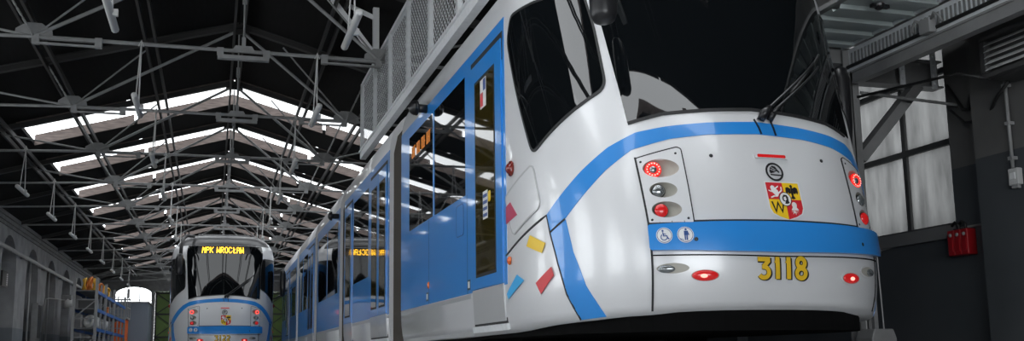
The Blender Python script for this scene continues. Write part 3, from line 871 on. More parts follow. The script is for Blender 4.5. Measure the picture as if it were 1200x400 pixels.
                lo = hs.build(nm, 'black', pn)
                MB().disc_dome(base + ax * .04, ax, r * .96, .024, 24, 6).build('lens', mt, lo, smooth=True)
                MB().torus(base + ax * .04, ax, r * .97, r * .06, 24, 6).build('lens_rim', 'black', lo, smooth=True)
    # ---- blue bumper with its stickers
    bp = rounded([(-.898, .788), (-.45, .772), (0, .765), (.5, .772), (1.13, .788), (1.13, .957), (.5, .964), (0, .970), (-.45, .965), (-.898, .957)], .02)
    bu = patch(bp, 'blue', 'bumper', t, .040, .045, step=.04)
    strip([(-.90, .757), (0, .742), (1.1, .757)], .008, 'under', 'bumper_shade_strip', t, .006)  # thin black strip painting in the shade beneath the bumper
    strip([(-.90, .975), (0, .987), (1.1, .975)], .014, 'seam', 'panel_joint', t, .006)
    for cx in (-.797, -.663):
        d_ = decal([ell(0, 0, .052, .052, 28)], (cx, .878), 'white', 'round_pictogram', bu, .043)
        decal(ring(0, 0, .044, .0475), (cx, .878), 'navy', 'pictogram_ring', d_, .0445)
        if cx < -.7:
            fig = [ell(-.008, .029, .007, .007, 10)] + stroke([(-.008, .02), (-.004, -.004), (.016, -.004), (.024, -.024), (.031, -.022)], .007) + stroke([(-.006, .009), (.012, .007)], .005) + \
                stroke(arc(-.002, -.012, .020, .020, 125, 350, 12), .0055)
        else:
            fig = [ell(.004, .033, .007, .007, 10), [(-.008, .024), (.016, .024), (.017, -.004), (-.009, -.004)]] + stroke([(-.003, -.004), (-.003, -.036)], .008) + stroke([(.009, -.004), (.009, -.036)], .008) + \
                stroke([(.014, .02), (.022, -.004)], .005) + stroke([(-.036, -.026), (-.024, -.030), (-.012, -.036)], .004)
        decal(fig, (cx, .878), 'navy', 'pictogram_figure', d_, .046)
    for cx, cz in ((-.598, .848), (.71, .842)):
        MB().disc_dome(SO(cx, cz, .040), SN(cx, cz), .014, .004, 14, 2).build('plug', 'black', bu)
    # ---- low oval lamps
    for (cx, cz, rx, rz, kind) in ((-.758, .667, .112, .038, 0), (-.548, .616, .097, .042, 1), (.585, .607, .097, .042, 1), (.817, .661, .112, .038, 0)):
        sg = -1 if cx < 0 else 1
        h = patch(ell(cx, cz, rx, rz, 32), 'bowl', 'oval_lamp', t, .006, .012, step=.03)
        strip(ell(cx, cz, rx, rz, 32), .008, 'silver', 'oval_rim', h, .010, True)
        n_ = SN(cx, cz)
        if kind:
            MB().disc_dome(SO(cx + sg * .02 * 0, cz, .006), n_, rz, .022, 26, 6, rz=rz * .86, rx=rx * .9).build('red_lens', 'redlens', h, smooth=True)
            MB().disc_dome(SO(cx - .01, cz - .002, .024), n_, .02, .008, 18, 4, rz=.014, rx=.026).build('lit_bulb', 'reddot', h, smooth=True)
        else:
            q = cx + sg * .042
            MB().disc_dome(SO(q, cz - .004, .006), n_, rz, .016, 26, 5, rz=rz * .72, rx=.058).build('clear_lens', 'clear', h, smooth=True)
    # ---- badges
    br = patch(rounded(rect(-.072, .192, 1.438, 1.472), .016), 'silver', 'high_brake_lamp', t, .012, .016, step=.03)
    patch(rounded(rect(-.050, .172, 1.444, 1.466), .010), 'redlens', 'red_strip_lens', br, .015, .006, step=.03)
    L0 = (.058, 1.340)
    lg = decal(ring(0, 0, .054, .069), L0, 'black_film', 'round_badge', t, .0055)
    wing = [[(-.040, .004), (-.030, .030), (-.010, .046), (.012, .040), (.024, .024), (.016, .006), (-.006, -.006), (-.034, -.012)], [(-.036, -.016), (.050, -.020), (.050, -.030), (-.036, -.026)],
            [(.024, .022), (.040, .000), (.034, -.008), (.016, .006)]]
    decal(wing, L0, 'black_film', 'winged_arrow', lg, .0055)
    decal(stroke([(-.030, .018), (.004, .006)], .004) + stroke([(-.020, .032), (.010, .014)], .004), L0, 'silver', 'wing_feather', lg, .0065)
    A0 = (.092, 1.128)
    W_, H_ = .128, .132
    shl = [(-W_, H_), (W_, H_)] + [(W_, -.05), (W_ * .86, -.088), (W_ * .5, -.112), (0, -H_), (-W_ * .5, -.112), (-W_ * .86, -.088), (-W_, -.05)]
    ca = decal([[(x * 1.07, y * 1.06) for x, y in shl]], A0, 'white', 'coat_of_arms', t, .0050)
    decal([[(-W_, H_), (0, H_), (0, .01), (-W_, .01)]], A0, 'red_film', 'red_quarter', ca, .0060)
    decal([[(0, H_), (W_, H_), (W_, .01), (0, .01)]], A0, 'yellow', 'yellow_quarter', ca, .0060)
    decal([[(-W_, .01), (0, .01), (0, -H_), (-W_ * .5, -.112), (-W_ * .86, -.088), (-W_, -.05)]], A0, 'yellow', 'yellow_quarter', ca, .0060)
    decal([[(0, .01), (W_, .01), (W_, -.05), (W_ * .86, -.088), (W_ * .5, -.112), (0, -H_)]], A0, 'red_film', 'red_quarter', ca, .0060)
    lion = [[(-.098, .100), (-.082, .112), (-.066, .104), (-.064, .088), (-.044, .076), (-.040, .050), (-.052, .030), (-.074, .028), (-.072, .044), (-.086, .056), (-.096, .078)], [(-.066, .092), (-.036, .110), (-.034, .102), (-.060, .082)],
            [(-.090, .070), (-.116, .078), (-.116, .070), (-.092, .060)], [(-.078, .040), (-.108, .026), (-.106, .018), (-.072, .030)], [(-.044, .06), (-.020, .078), (-.018, .104), (-.010, .100), (-.012, .072), (-.04, .05)]]
    decal(lion, A0, 'white', 'white_lion', ca, .0070)
    eagle = [[(.052, .112), (.070, .120), (.078, .108), (.072, .096), (.076, .05), (.066, .026), (.056, .05), (.06, .098)], [(.072, .092), (.096, .104), (.112, .096), (.116, .068), (.106, .048), (.098, .064), (.090, .050), (.076, .058)],
             [(.058, .092), (.036, .104), (.020, .096), (.016, .068), (.026, .052), (.034, .064), (.042, .050), (.056, .058)], [(.06, .04), (.048, .020), (.066, .014), (.086, .020), (.074, .04)]]
    decal(eagle, A0, 'black_film', 'black_eagle', ca, .0070)
    decal(stroke([(-.108, -.006), (-.088, -.078), (-.064, -.014), (-.040, -.078), (-.018, -.006)], .013), A0, 'black_film', 'letter_w', ca, .0070)
    decal([ell(.062, -.028, .020, .022, 16), [(.046, -.044), (.078, -.044), (.092, -.066), (.032, -.066)]] + [[(.062 + .012 * math.cos(a) - .006 * math.sin(a), -.072 + .006 * math.sin(a)), (.062 + .04 * math.cos(a), -.066 + .036 * math.sin(a)), (.062 + .012 * math.cos(a) + .006 * math.sin(a), -.072 - .006 * math.sin(a))] for a in (3.5, 4.1, 4.7, 5.3, 5.9)], A0, 'cream', 'pale_bust', ca, .0070)
    dk = decal([ell(0, .012, .046, .050, 26)], A0, 'white', 'centre_disc', ca, .0085)
    decal(ring_ell(0, .012, .045, .049, .005), A0, 'black_film', 'disc_rim', dk, .0095)
    decal([[(-.020, .030), (-.008, .044), (.014, .042), (.024, .026), (.022, .002), (.028, -.016), (.006, -.022), (-.010, -.020), (-.002, -.006), (-.018, -.002), (-.024, .010)]], A0, 'black_film', 'dark_head', dk, .0095)
    decal([[(-.012, .026), (.004, .030), (.008, .010), (-.004, -.002), (-.014, .008)]], A0, 'white', 'pale_face', dk, .0105)
    for p in ((-.392, 1.447), (.499, 1.453)):
        MB().disc_dome(SO(*p, .003), SN(*p), .014, .008, 14, 3).build('bolt', 'seam', t)
    # ---- wipers
    wb = MB()
    b0 = SO(.09, 1.775, .045)
    wb.tube([SO(.05, 1.735, .01), SO(.07, 1.77, .05), SO(.12, 1.81, .055)], [.028, .032, .024], 10)
    wb.tube([SO(.12, 1.735, .01), SO(.14, 1.775, .05)], [.024, .028], 10)
    wp = wb.build('wiper_pivot', 'black', t, smooth=True)
    for (a, b, nm) in (((.075, 1.775), (.665, 2.250), 'wiper_arm'), ((.135, 1.775), (.715, 2.225), 'wiper_arm')):
        pts = [SO(a[0] + (b[0] - a[0]) * q / 8, a[1] + (b[1] - a[1]) * q / 8, .055 + .015 * math.sin(q / 8 * 3.14)) for q in range(9)]
        MB().tube(pts, [.016, .013, .011, .010, .010, .010, .010, .010, .012], 8).build(nm, 'black', wp, smooth=True)
    bl = [SO(.36 + .46 * q / 8, 1.965 + .40 * q / 8, .030) for q in range(9)]
    MB().tube(bl, .012, 6).build('wiper_blade', 'rubber', wp, smooth=True)
    strip([(.0, 1.74), (.02, 1.68), (.03, 1.625)], .010, 'black', 'washer_hose', wp, .012)
    strip([(.13, 1.74), (.14, 1.68), (.145, 1.62)], .010, 'black', 'washer_hose', wp, .012)
    # ---- mirrors
    mh = MB().tube([(-1.135, .30, 2.345), (-1.135, .30, 2.36), (-1.135, .31, 2.40), (-1.13, .34, 2.75), (-1.12, .38, 2.86), (-1.11, .4, 2.9)], [.05, .075, .092, .10, .08, .04], 16).build('mirror_housing', 'black', t, smooth=True)
    MB().tube([(-1.11, .40, 2.88), (-1.10, .50, 3.12), (-1.06, .68, 3.34), (-.98, .98, 3.46), (-.8, 1.2, 3.47)], .045, 10).build('mirror_arm', 'black', mh, smooth=True)
    mh = MB().tube([(1.63, 1.57, 1.84), (1.63, 1.57, 1.88), (1.63, 1.57, 2.10), (1.63, 1.57, 2.48), (1.62, 1.57, 2.57), (1.61, 1.57, 2.60)], [.03, .065, .082, .082, .065, .03], 16).build('mirror_housing', 'black', t, smooth=True)
    MB().tube([(1.60, 1.58, 1.90), (1.45, 1.62, 1.80), (1.30, 1.66, 1.78)], .024, 8).build('mirror_arm', 'black', mh, smooth=True)
    # ---- sides: blue field, doors, windows
    def wall_patch(v0, v1, z0, z1, m, name, sg, par=t, off=.004, thick=.006, r=0):
        q = rect(sv(V(v0)), sv(V(v1)), Z(z0), Z(z1))
        if r: q = rounded(q, r)
        if sg < 0: q = mir(q)
        return patch(q, m, name, par, off, thick, step=.25)
    def door(v0, v1, sg, leaves=1, z1=2.975):
        d = wall_patch(v0, v1, .39, z1, 'seam', 'door', sg, t, .006, .01)
        w = (v1 - v0 - .06) / leaves
        for k in range(leaves):
            a = v0 + .03 + k * w; b = a + w - (.02 if leaves > 1 else 0)
            lf = wall_patch(a, b, .735, z1 - .06, 'blue', 'door_leaf', sg, d, .014, .012)
            wall_patch(a, b, .41, .728, 'lower', 'door_kick_panel', sg, d, .014, .012)
            wg = .20 if leaves == 1 else .10
            gl = wall_patch(a + wg, b - (.10 if leaves > 1 else .14), .84, 2.74, 'seam', 'glass_seal', sg, lf, .016, .006)
            wall_patch(a + wg + .03, b - (.13 if leaves > 1 else .17), .87, 2.71, 'doorglass', 'door_glass', sg, gl, .018, .006)
        if leaves == 1 and v0 < 3 and sg < 0:
            k1 = wall_patch(2.92, 3.12, 2.42, 2.70, 'white', 'door_sticker', sg, gl, .020, .003)
            wall_patch(2.93, 3.01, 2.58, 2.69, 'navy', 'sticker_field', sg, k1, .0215, .002); wall_patch(3.02, 3.11, 2.44, 2.57, 'red_film', 'sticker_field', sg, k1, .0215, .002)
            k2 = wall_patch(2.90, 3.06, 1.36, 1.62, 'white', 'door_sticker', sg, gl, .020, .003)
            for q in range(4): wall_patch(2.91, 3.05, 1.38 + .06 * q, 1.41 + .06 * q, 'navy', 'sticker_line', sg, k2, .0215, .002)
            wall_patch(2.80, 2.88, 1.50, 1.60, 'yellow', 'door_sticker', sg, gl, .020, .003, .03)
        wall_patch(v0 - .02, v1 + .02, .335, .385, 'galv', 'door_step', sg, d, .025, .03)
        return d
    def win(v0, v1, z0, z1, sg, n=1, out=.0055):
        g_ = wall_patch(v0, v1, z0, z1, 'glass', 'side_window', sg, t, out, .01)
        for k in range(1, n):
            c = v0 + (v1 - v0) * k / n
            wall_patch(c - .035, c + .035, z0, z1, 'blue', 'window_post', sg, g_, out + .004, .006)
        return g_
    for sg in (-1, 1):
        wall_patch(2.36, 7.30, .715, 3.09, 'blue', 'blue_side_panel', sg)
        wall_patch(3.60, 7.30, .305, .705, 'lower', 'grey_skirt', sg)
        door(2.42, 3.52, sg)
        g_ = win(3.78, 6.72, 1.705, 2.925, sg, 2)
        if sg < 0:
            bars = []
            for q in range(16):
                if q % 4 != 3: bars += [rect(-.62 + .07 * q, -.585 + .07 * q, 0, .14), rect(-.62 + .07 * q, -.565 + .07 * q, .06 * (q % 3), .06 * (q % 3) + .02)]
            decal(bars, (-sv(5.15), 2.46), 'led_dim', 'side_display', g_, .009)
        for (v0, v1) in ((8.25, 13.3), (14.0, 18.35), (19.0, 23.7), (24.4, 30.6)):
            wall_patch(v0, v1, .715, 3.09, 'blue', 'blue_side_panel', sg)
            wall_patch(v0, v1, .305, .705, 'lower', 'grey_skirt', sg)
        door(8.40, 9.98, sg, 2); win(10.22, 11.95, 1.40, 2.86, sg); door(12.1, 13.2, sg)
        win(14.3, 18.1, 1.40, 2.86, sg, 2)
        door(19.2, 20.7, sg, 2); win(20.9, 23.5, 1.40, 2.86, sg, 2)
        win(24.7, 27.0, 1.40, 2.86, sg, 1); door(27.2, 28.7, sg, 2); win(28.9, 30.3, 1.40, 2.86, sg)
        # small fittings on the first car
        s1 = sg
        MB().disc_dome(SO(s1 * sv(V(5.53)), Z(.93), .004), (s1, 0, 0), .03, .02, 14, 3, rz=.04, rx=.022).build('side_marker_lamp', 'orange', t, smooth=True)
        strip([(s1 * sv(V(5.53)), Z(.715)), (s1 * sv(V(5.53)), Z(1.70))], .006, 'seam', 'panel_joint', t, .0052)
        strip([(s1 * sv(V(3.72)), Z(.715)), (s1 * sv(V(3.72)), Z(1.70))], .006, 'seam', 'panel_joint', t, .0052)
        fl = wall_patch(3.86, 4.16, 1.32, 1.64, 'blue', 'filler_flap', sg, t, .006, .006, .05)
        strip([(s1 * a_, b_) for a_, b_ in rounded(rect(sv(V(3.86)), sv(V(4.16)), Z(1.32), Z(1.64)), .05)], .008, 'navy', 'flap_edge', fl, .008, True)
        for v_, z_ in ((3.66, .80), (5.62, .80)):
            lb = wall_patch(v_ - .05, v_ + .05, z_ - .05, z_ + .05, 'black', 'label_plate', sg, t, .006, .006)
            wall_patch(v_ - .033, v_ + .033, z_ - .03, z_ + .033, 'white', 'label_field', sg, lb, .008, .004)
        cm = MB().tube([SO(s1 * sv(V(5.66)), Z(3.06), 0), SO(s1 * sv(V(5.66)), Z(3.06), .13)], .05, 12)
        cm.disc_dome(SO(s1 * sv(V(5.66)), Z(3.06), .13), (s1, 0, 0), .085, .08, 18, 6); cm.torus(SO(s1 * sv(V(5.66)), Z(3.06), .12), (s1, 0, 0), .07, .018, 18, 6)
        cm.build('side_camera', 'black', t, smooth=True)
        cm = MB().tube([SO(s1 * sv(V(14.25)), Z(2.95), 0), SO(s1 * sv(V(14.25)), Z(2.95), .13)], .05, 12)
        cm.disc_dome(SO(s1 * sv(V(14.25)), Z(2.95), .13), (s1, 0, 0), .09, .08, 18, 6)
        cm.build('side_camera', 'black', t, smooth=True)
    # ---- coloured confetti stickers beside the door
    for sg in (-1, 1):
        for m, q in (('yellow', [(-2.104, 1.006), (-1.859, .922), (-1.917, .852), (-2.177, .929)]), ('cyan', [(-2.396, .732), (-2.246, .675), (-2.627, .554), (-2.67, .60)]),
                     ('red_film', [(-1.79, .741), (-1.759, .677), (-1.942, .554), (-2.024, .64)]), ('crimson', [(-2.66, 1.295), (-2.53, 1.318), (-2.355, 1.195), (-2.66, 1.155)])):
            patch(q if sg < 0 else mir(q), m, 'confetti_sticker', t, .0095, .003)
    # roof gear
    rg = MB()
    for a, b in ((2.4, 6.1), (8.0, 11.6), (13.3, 16.4), (17.8, 21.3), (23.0, 27.0)): rg.box(-.72, .72, a, b, 3.50, 3.68)
    rg.build('roof_equipment_case', 'hood', t, bevel=.03)
    return t

TRAM_X, TRAM_Y = 3.62, 5.63
tram = make_tram()
tram.location = (TRAM_X, TRAM_Y, 0)
index_kids()
tram2 = copy_tree(tram)
tram2.location = (0.25, 27.0, 0)
tag(tram, 'big blue and silver tram carrying the yellow fleet number 3118 on its nose', 'tram', 'blue and silver trams')
tag(tram2, 'distant tram with the lit amber MPK WROCŁAW sign', 'tram', 'blue and silver trams')
number('3118', tram)
number('3122', tram2)
# text on the cant rail of the near tram
# lit destination sign of the far tram
def led_sign(parent, txt, s0, z0, dx, dz, m, name):
    cols = 0; polys = []
    x = 0
    for ch in txt:
        rows = FONT[ch].split(); w = len(rows[0])
        for r_, row in enumerate(rows):
            for c_, v in enumerate(row):
                if v == '1':
                    a, b = x + c_, 6 - r_
                    polys.append([(a * dx, b * dz), ((a + .96) * dx, b * dz), ((a + .96) * dx, (b + .96) * dz), (a * dx, (b + .96) * dz)])
        x += w + 1
    return decal(polys, (s0 - (x - 1) * dx / 2, z0), m, name, parent, .012)
bx = patch(rounded(rect(-.72, .72, 2.96, 3.18), .02), 'black', 'sign_case', tram2, .009, .004, step=.05)
led_sign(bx, 'MPK WROCLAW', -.03, 2.975, .0178, .0245, 'led', 'lit_sign_text')

# ================================================================== ROOF-ACCESS FENCE OVER THE NEAR TRAM
FX = 2.50
fe = thing('safety_fence', 'white steel mesh safety fence hung above the roof of the big blue tram', 'fence', (FX, 0, 0))
FY0, FY1, FZ0, FZ1 = 5.6, 17.35, 3.63, 5.06
b = MB(); b.bar((0, FY0, FZ0 + .075), (0, FY1, FZ0 + .075), .10, .15); b.bar((-.06, FY0, FZ0 + .135), (-.06, FY1, FZ0 + .135), .03, .03)
b.build('bottom_rail', 'galv', fe)
MB().bar((0, FY0, FZ1 - .03), (0, FY1, FZ1 - .03), .06, .06).build('top_rail', 'galv', fe)
posts = [FY1 - .04 - 1.46 * k for k in range(9)]
for y in posts:
    p = MB()
    p.box(-.05, .01, y - .035, y - .029, FZ0 + .1, FZ1 - .04); p.box(-.05, -.044, y - .035, y + .045, FZ0 + .1, FZ1 - .04); p.box(-.05, .01, y + .039, y + .045, FZ0 + .1, FZ1 - .04)
    for k in range(12):
        z = FZ0 + .2 + k * .1
        p.box(-.055, -.05, y - .008, y + .012, z, z + .03)
    p.build('fence_post', 'galv', fe)
for k in range(len(posts) - 1):
    y1, y0 = posts[k] - .04, posts[k + 1] + .05
    mb = MB(); step = .115; h = FZ1 - .08 - FZ0 - .14; za = FZ0 + .14; w = y1 - y0
    n = int((w + h * 1.0) / step)
    for sgn in (1, -1):
        for i in range(1, n):
            c = i * step
            ya, yb = c - h, c
            a0, a1 = max(0, ya), min(w, yb)
            if a1 - a0 < .02: continue
            zz0, zz1 = za + (a0 - ya), za + (a1 - ya)
            if sgn < 0: p0, p1 = (w - a0, zz0), (w - a1, zz1)
            else: p0, p1 = (a0, zz0), (a1, zz1)
            mb.bar((.004 * sgn, y0 + p0[0], p0[1]), (.004 * sgn, y0 + p1[0], p1[1]), .0045, .006, (1, 0, 0))
    mb.build('mesh_panel', 'galv', fe)
# white hanger frame from the truss down to the fence
hf = thing('fence_hanger', 'white steel hanger frame carrying the end of the mesh fence from the roof', 'hanger frame', (0, 0, 0))
HY = 15.95
MB().bar((FX, HY, 5.065), (FX, HY, roof_z(FX) - .02), .10, .10).build('hanger_post', 'white_steel', hf)
MB().bar((FX, HY, 5.13), (1.78, HY + .1, roof_z(1.78) - .1), .085, .085).build('diagonal_brace', 'white_steel', hf)
MB().bar((FX, HY, 5.80), (2.02, HY + .1, roof_z(2.02) - .1), .05, .07).build('diagonal_brace', 'white_steel', hf)
MB().bar((FX, HY - 3.9, 5.065), (FX, HY - 3.9, roof_z(FX) - .02), .10, .10).build('hanger_post', 'white_steel', hf)

# ================================================================== GALLERY ON THE OTHER SIDE OF THE NEAR TRAM
gl = thing('gallery_deck', 'grey corrugated metal gallery deck beside the big tram, seen from below', 'gallery', (0, 0, 0))
GX = 5.86
sh = MB()
y = -4.0; prof_ = []
xa, xb = 5.08, GX
while y < 7.98:
    for dy, z in ((0, 3.06), (.16, 3.06), (.18, 3.03), (.27, 3.03), (.29, 3.06)):
        prof_.append((min(y + dy, 8.0), z))
    y += .29
low = [(p[0], p[1]) for p in prof_]
poly_v = []
for (yy, z) in low: poly_v += [(xa, yy, z), (xb, yy, z)]
sh.add(poly_v, [(2 * i, 2 * i + 1, 2 * i + 3, 2 * i + 2) for i in range(len(low) - 1)])
sh.build('corrugated_sheet', 'sheet', gl, recalc=False)
MB().box(xa, xb + 1.05, -4, 8.0, 3.10, 3.14).build('deck_plate', 'darksteel', gl)
MB().bar((GX - .01, -4, 3.055), (GX - .01, 8.02, 3.055), .03, .03).build('edge_angle', 'galv', gl)
MB().bar((5.12, 8.02, 2.98), (GX + .1, 8.02, 2.98), .12, .16).build('end_beam', 'darksteel', gl)
for yy, xx in ((5.15, 5.36),):
    mm = MB(); mm.disc_dome((xx, yy + 1.6, 3.03), (0, 0, -1), .05, .05, 14, 4); mm.box(xx - .08, xx + .09, yy + 1.58, yy + 1.62, 3.0, 3.03)
    mm.build('ceiling_fitting', 'black', gl)
# perforated cable tray along the gallery edge
ct = thing('cable_tray', 'perforated grey cable tray running along the edge of the corrugated gallery', 'cable tray', (GX, 0, 0))
bk = MB(); bk.box(.03, .036, -4, 7.95, 2.83, 3.03)
bk.build('tray_back', 'galv', ct)
sl = MB()
k = 0; yy = -3.9
while yy < 7.9:
    sl.box(.022, .03, yy, yy + .022, 2.87, 2.985); yy += .052
o_ = sl.build('tray_slots', 'darksteel', ct)
MB().box(-.0, .04, -4, 7.95, 2.80, 2.825).build('tray_lip', 'galv', ct)
MB().tube([(-.005, -4, 2.845), (-.005, 7.9, 2.845)], .018, 8).build('tray_cable', 'cable', ct)
jb = thing('junction_box', 'small pale junction box with cable loops on the perforated tray', 'junction box', (GX - .05, 6.72, 2.86))
MB().box(-.035, .04, -.065, .065, -.06, .07).build('box_body', 'pipe', jb, bevel=.008)
MB().tube([(-.01, .06, .05), (-.02, .12, .09), (-.01, .17, .05), (0, .18, .0)], .012, 8).build('cable_loop', 'pipe', jb, smooth=True)
MB().tube([(-.01, -.06, .05), (-.02, -.11, .09), (-.01, -.16, .05), (0, -.17, .0)], .012, 8).build('cable_loop', 'pipe', jb, smooth=True)
# the beam below the tray, its column, arm and strut
bm_ = thing('gallery_beam', 'dark grey steel beam under the cable tray of the gallery', 'beam', (0, 0, 0))
MB().bar((GX + .04, -4, 2.735), (GX + .04, 7.85, 2.735), .07, .10).build('beam_web', 'darksteel', bm_)
MB().bar((GX + .04, -4, 2.785), (GX + .04, 7.85, 2.785), .10, .02).build('top_flange', 'darksteel', bm_)
MB().bar((GX + .04, -4, 2.68), (GX + .04, 7.85, 2.68), .09, .016).build('bottom_flange', 'darksteel', bm_)
gc = thing('gallery_column', 'dark steel column with a slanting strut and arm to the grey wall', 'column', (0, 0, 0))
CY = 8.0
MB().ibeam((GX + .04, CY, 0), (GX + .04, CY, 3.02), .16, .16, .014, (0, 1, 0)).build('column_shaft', 'darksteel', gc)
ar = MB(); ar.ibeam((GX + .10, CY, 2.86), (X_R - .01, CY, 2.86), .16, .28, .016)
ar.build('wall_arm', 'darksteel', gc)
MB().bar((GX + .12, CY, 1.95), (6.72, CY, 2.74), .10, .13, (0, 1, 0)).build('slanting_strut', 'darksteel', gc)
wp_ = MB(); wp_.box(X_R - .16, X_R - .10, CY - .10, CY - .085, 2.70, 3.10)
for z in (2.76, 2.84, 2.94, 3.04): wp_.disc_dome((X_R - .13, CY - .10, z), (0, -1, 0), .016, .012, 8, 2)
wp_.build('end_plate', 'galv', gc)
wp_ = MB(); wp_.box(6.46, 6.52, CY - .10, CY - .085, 2.72, 3.02)
for z in (2.78, 2.86, 2.96): wp_.disc_dome((6.49, CY - .10, z), (0, -1, 0), .016, .012, 8, 2)
wp_.build('splice_plate', 'galv', gc)
# thin rods under the gallery
tag(MB().tube([(GX + .1, 7.92, 2.56), (6.35, 7.0, 2.565), (6.50, 6.80, 2.465)], .014, 8).build('conduit', 'cable', None, smooth=True), 'thin black conduit crossing below the gallery beam towards the heater', 'conduit')
tag(MB().tube([(GX + .12, 7.9, 2.60), (X_R - .02, 7.75, 2.50)], .016, 8).build('tie_bar', 'darksteel'), 'thin dark tie bar from the gallery column to the wall below the arm', 'tie bar')
# heater with louvres, its pipe and switch
ht = thing('air_heater', 'charcoal air heater with white louvres high on the grey wall', 'heater', (6.46, 0, 0))
HY0, HY1, HZ0, HZ1 = 5.75, 6.86, 2.47, 2.86
c = MB(); c.box(.06, .38, HY0, HY1, HZ0, HZ1)
c.build('case', 'heater', ht, bevel=.03)
f = MB()
f.box(0, .07, HY0, HY1, HZ1 - .05, HZ1); f.box(0, .07, HY0, HY1, HZ0, HZ0 + .05); f.box(0, .07, HY0, HY0 + .05, HZ0 + .05, HZ1 - .05); f.box(0, .07, HY1 - .07, HY1, HZ0 + .05, HZ1 - .05)
f.build('front_frame', 'heater', ht, bevel=.012)
for k in range(5):
    z = HZ0 + .06 + k * .055
    MB().add([(.055, HY0 + .05, z + .044), (.055, HY1 - .07, z + .044), (-.012, HY1 - .07, z), (-.012, HY0 + .05, z), (.055, HY0 + .05, z + .050), (.055, HY1 - .07, z + .050), (-.012, HY1 - .07, z + .006), (-.012, HY0 + .05, z + .006)],
             [(0, 3, 2, 1), (4, 5, 6, 7), (0, 1, 5, 4), (1, 2, 6, 5), (2, 3, 7, 6), (3, 0, 4, 7)]).build('louvre', 'louvre', ht)
br = MB(); br.bar((.2, HY0 + .2, HZ1 - .01), (.54, HY0 + .2, HZ1 + .08), .04, .03); br.bar((.2, HY1 - .2, HZ1 - .01), (.54, HY1 - .2, HZ1 + .08), .04, .03); br.bar((.34, HY0 + .3, HZ0 + .2), (.42, HY0 + .3, HZ0 + .2), .2, .2); br.bar((.34, HY1 - .3, HZ0 + .2), (.42, HY1 - .3, HZ0 + .2), .2, .2)
br.build('wall_bracket', 'darksteel', ht)
wp2 = thing('upright_conduit', 'pale grey upright conduit running down the wall from the louvred heater', 'conduit', (X_R - .20, 6.94, 0))
MB().tube([(0, 0, 1.70), (0, 0, 2.54)], .016, 8).build('tube', 'pipe', wp2, smooth=True)
for z in (1.78, 2.1, 2.45): MB().box(-.025, .05, -.025, .025, z, z + .03).build('clip', 'pipe', wp2)
MB().torus((0, 0, 2.53), (0, 0, 1), .022, .012).build('gland', 'pipe', wp2)
sw = thing('switch_box', 'small pale grey switch box on the wall below the upright conduit', 'switch', (X_R - .16, 6.93, 1.62))
MB().box(-.06, 0, -.055, .055, -.07, .08).build('box_body', 'tube', sw, bevel=.008)
MB().box(-.07, -.06, -.03, .03, -.02, .04).build('rocker', 'white', sw, bevel=.003)
MB().box(-.05, -.01, -.035, .035, -.10, -.07).build('socket_cover', 'pipe', sw, bevel=.003)
tag(MB().tube([(6.70, 6.80, 2.455), (6.76, 7.0, 2.38), (6.86, 7.2, 2.30), (6.90, 7.35, 2.24), (6.92, 7.6, 2.28), (6.94, 7.8, 2.45)], .016, 8).build('hanging_cable', 'cable', None, smooth=True), 'black cable sagging from the louvred heater to the gallery arm', 'cable')
tag(MB().tube([(6.9, 7.78, 2.7), (6.93, 7.62, 2.42), (6.93, 7.55, 2.40), (6.91, 7.44, 2.62), (6.90, 7.3, 2.86), (6.84, 7.05, 3.0)], .018, 8).build('hanging_cable', 'cable', None, smooth=True), 'thick black cable looping up the wall beside the gallery arm end', 'cable')
# red socket group
rs = thing('socket_unit', 'dark red triple socket unit on the grey wall below the window', 'socket unit', (X_R - .01, 7.79, 1.14))
for k in range(3):
    u = MB().box(-.11, -.0, -.135 + .09 * k, -.05 + .09 * k, -.13, .12).build('socket_box', 'redbox', rs, bevel=.008)
    m_ = MB(); m_.disc_dome((-.11, -.092 + .09 * k, .07), (-1, 0, 0), .02, .012, 12, 3); m_.build('socket_cap', 'pipe', u, smooth=True)
    MB().box(-.118, -.11, -.12 + .09 * k, -.065 + .09 * k, -.09, .03).build('socket_lid', 'redbox', u)
for k in (0, 1):
    MB().tube([(-.05, -.06 + .09 * k, .10), (-.06, -.07 + .09 * k, .17), (-.06, -.02 + .09 * k, .20), (-.05, .03 + .09 * k, .17)], .014, 8).build('black_lead', 'cable', rs, smooth=True)
MB().bar((-.03, .02, .125), (-.03, .1, .125), .05, .03).build('top_bar', 'black', rs)
wc = MB().tube([(X_R - .012, 10.4, 1.16), (X_R - .012, 9.4, 1.17), (X_R - .012, 8.1, 1.26), (X_R - .012, 7.95, 1.285), (X_R - .012, 7.62, 1.285), (X_R - .012, 7.50, 1.285), (X_R - .012, 7.48, 1.60)], .011, 8).build('surface_cable', 'pipe', None, smooth=True)
tag(wc, 'pale surface cable running under the window sill past the red socket unit', 'cable')
# jack post behind the tram corner
jk = thing('lifting_post', 'small grey steel post head with two thin rods behind the tram corner', 'post', (5.66, 7.5, 0))
MB().prism([(-.13, 0), (.13, 0), (.13, .22), (.10, .30), (-.10, .30), (-.13, .22)], 'y', -.12, .12).build('post_head', 'darksteel', jk, bevel=.012)
for dx in (-.09, .09): MB().tube([(dx, 0, .29), (dx - .02, 0, 1.0)], .007, 6).build('rod', 'pipe', jk)
MB().box(-.02, .02, -.02, .02, .30, 1.0).build('spindle', 'darksteel', jk)
MB().box(-.12, .10, -.02, .02, .98, 1.03).build('crosshead', 'darksteel', jk)

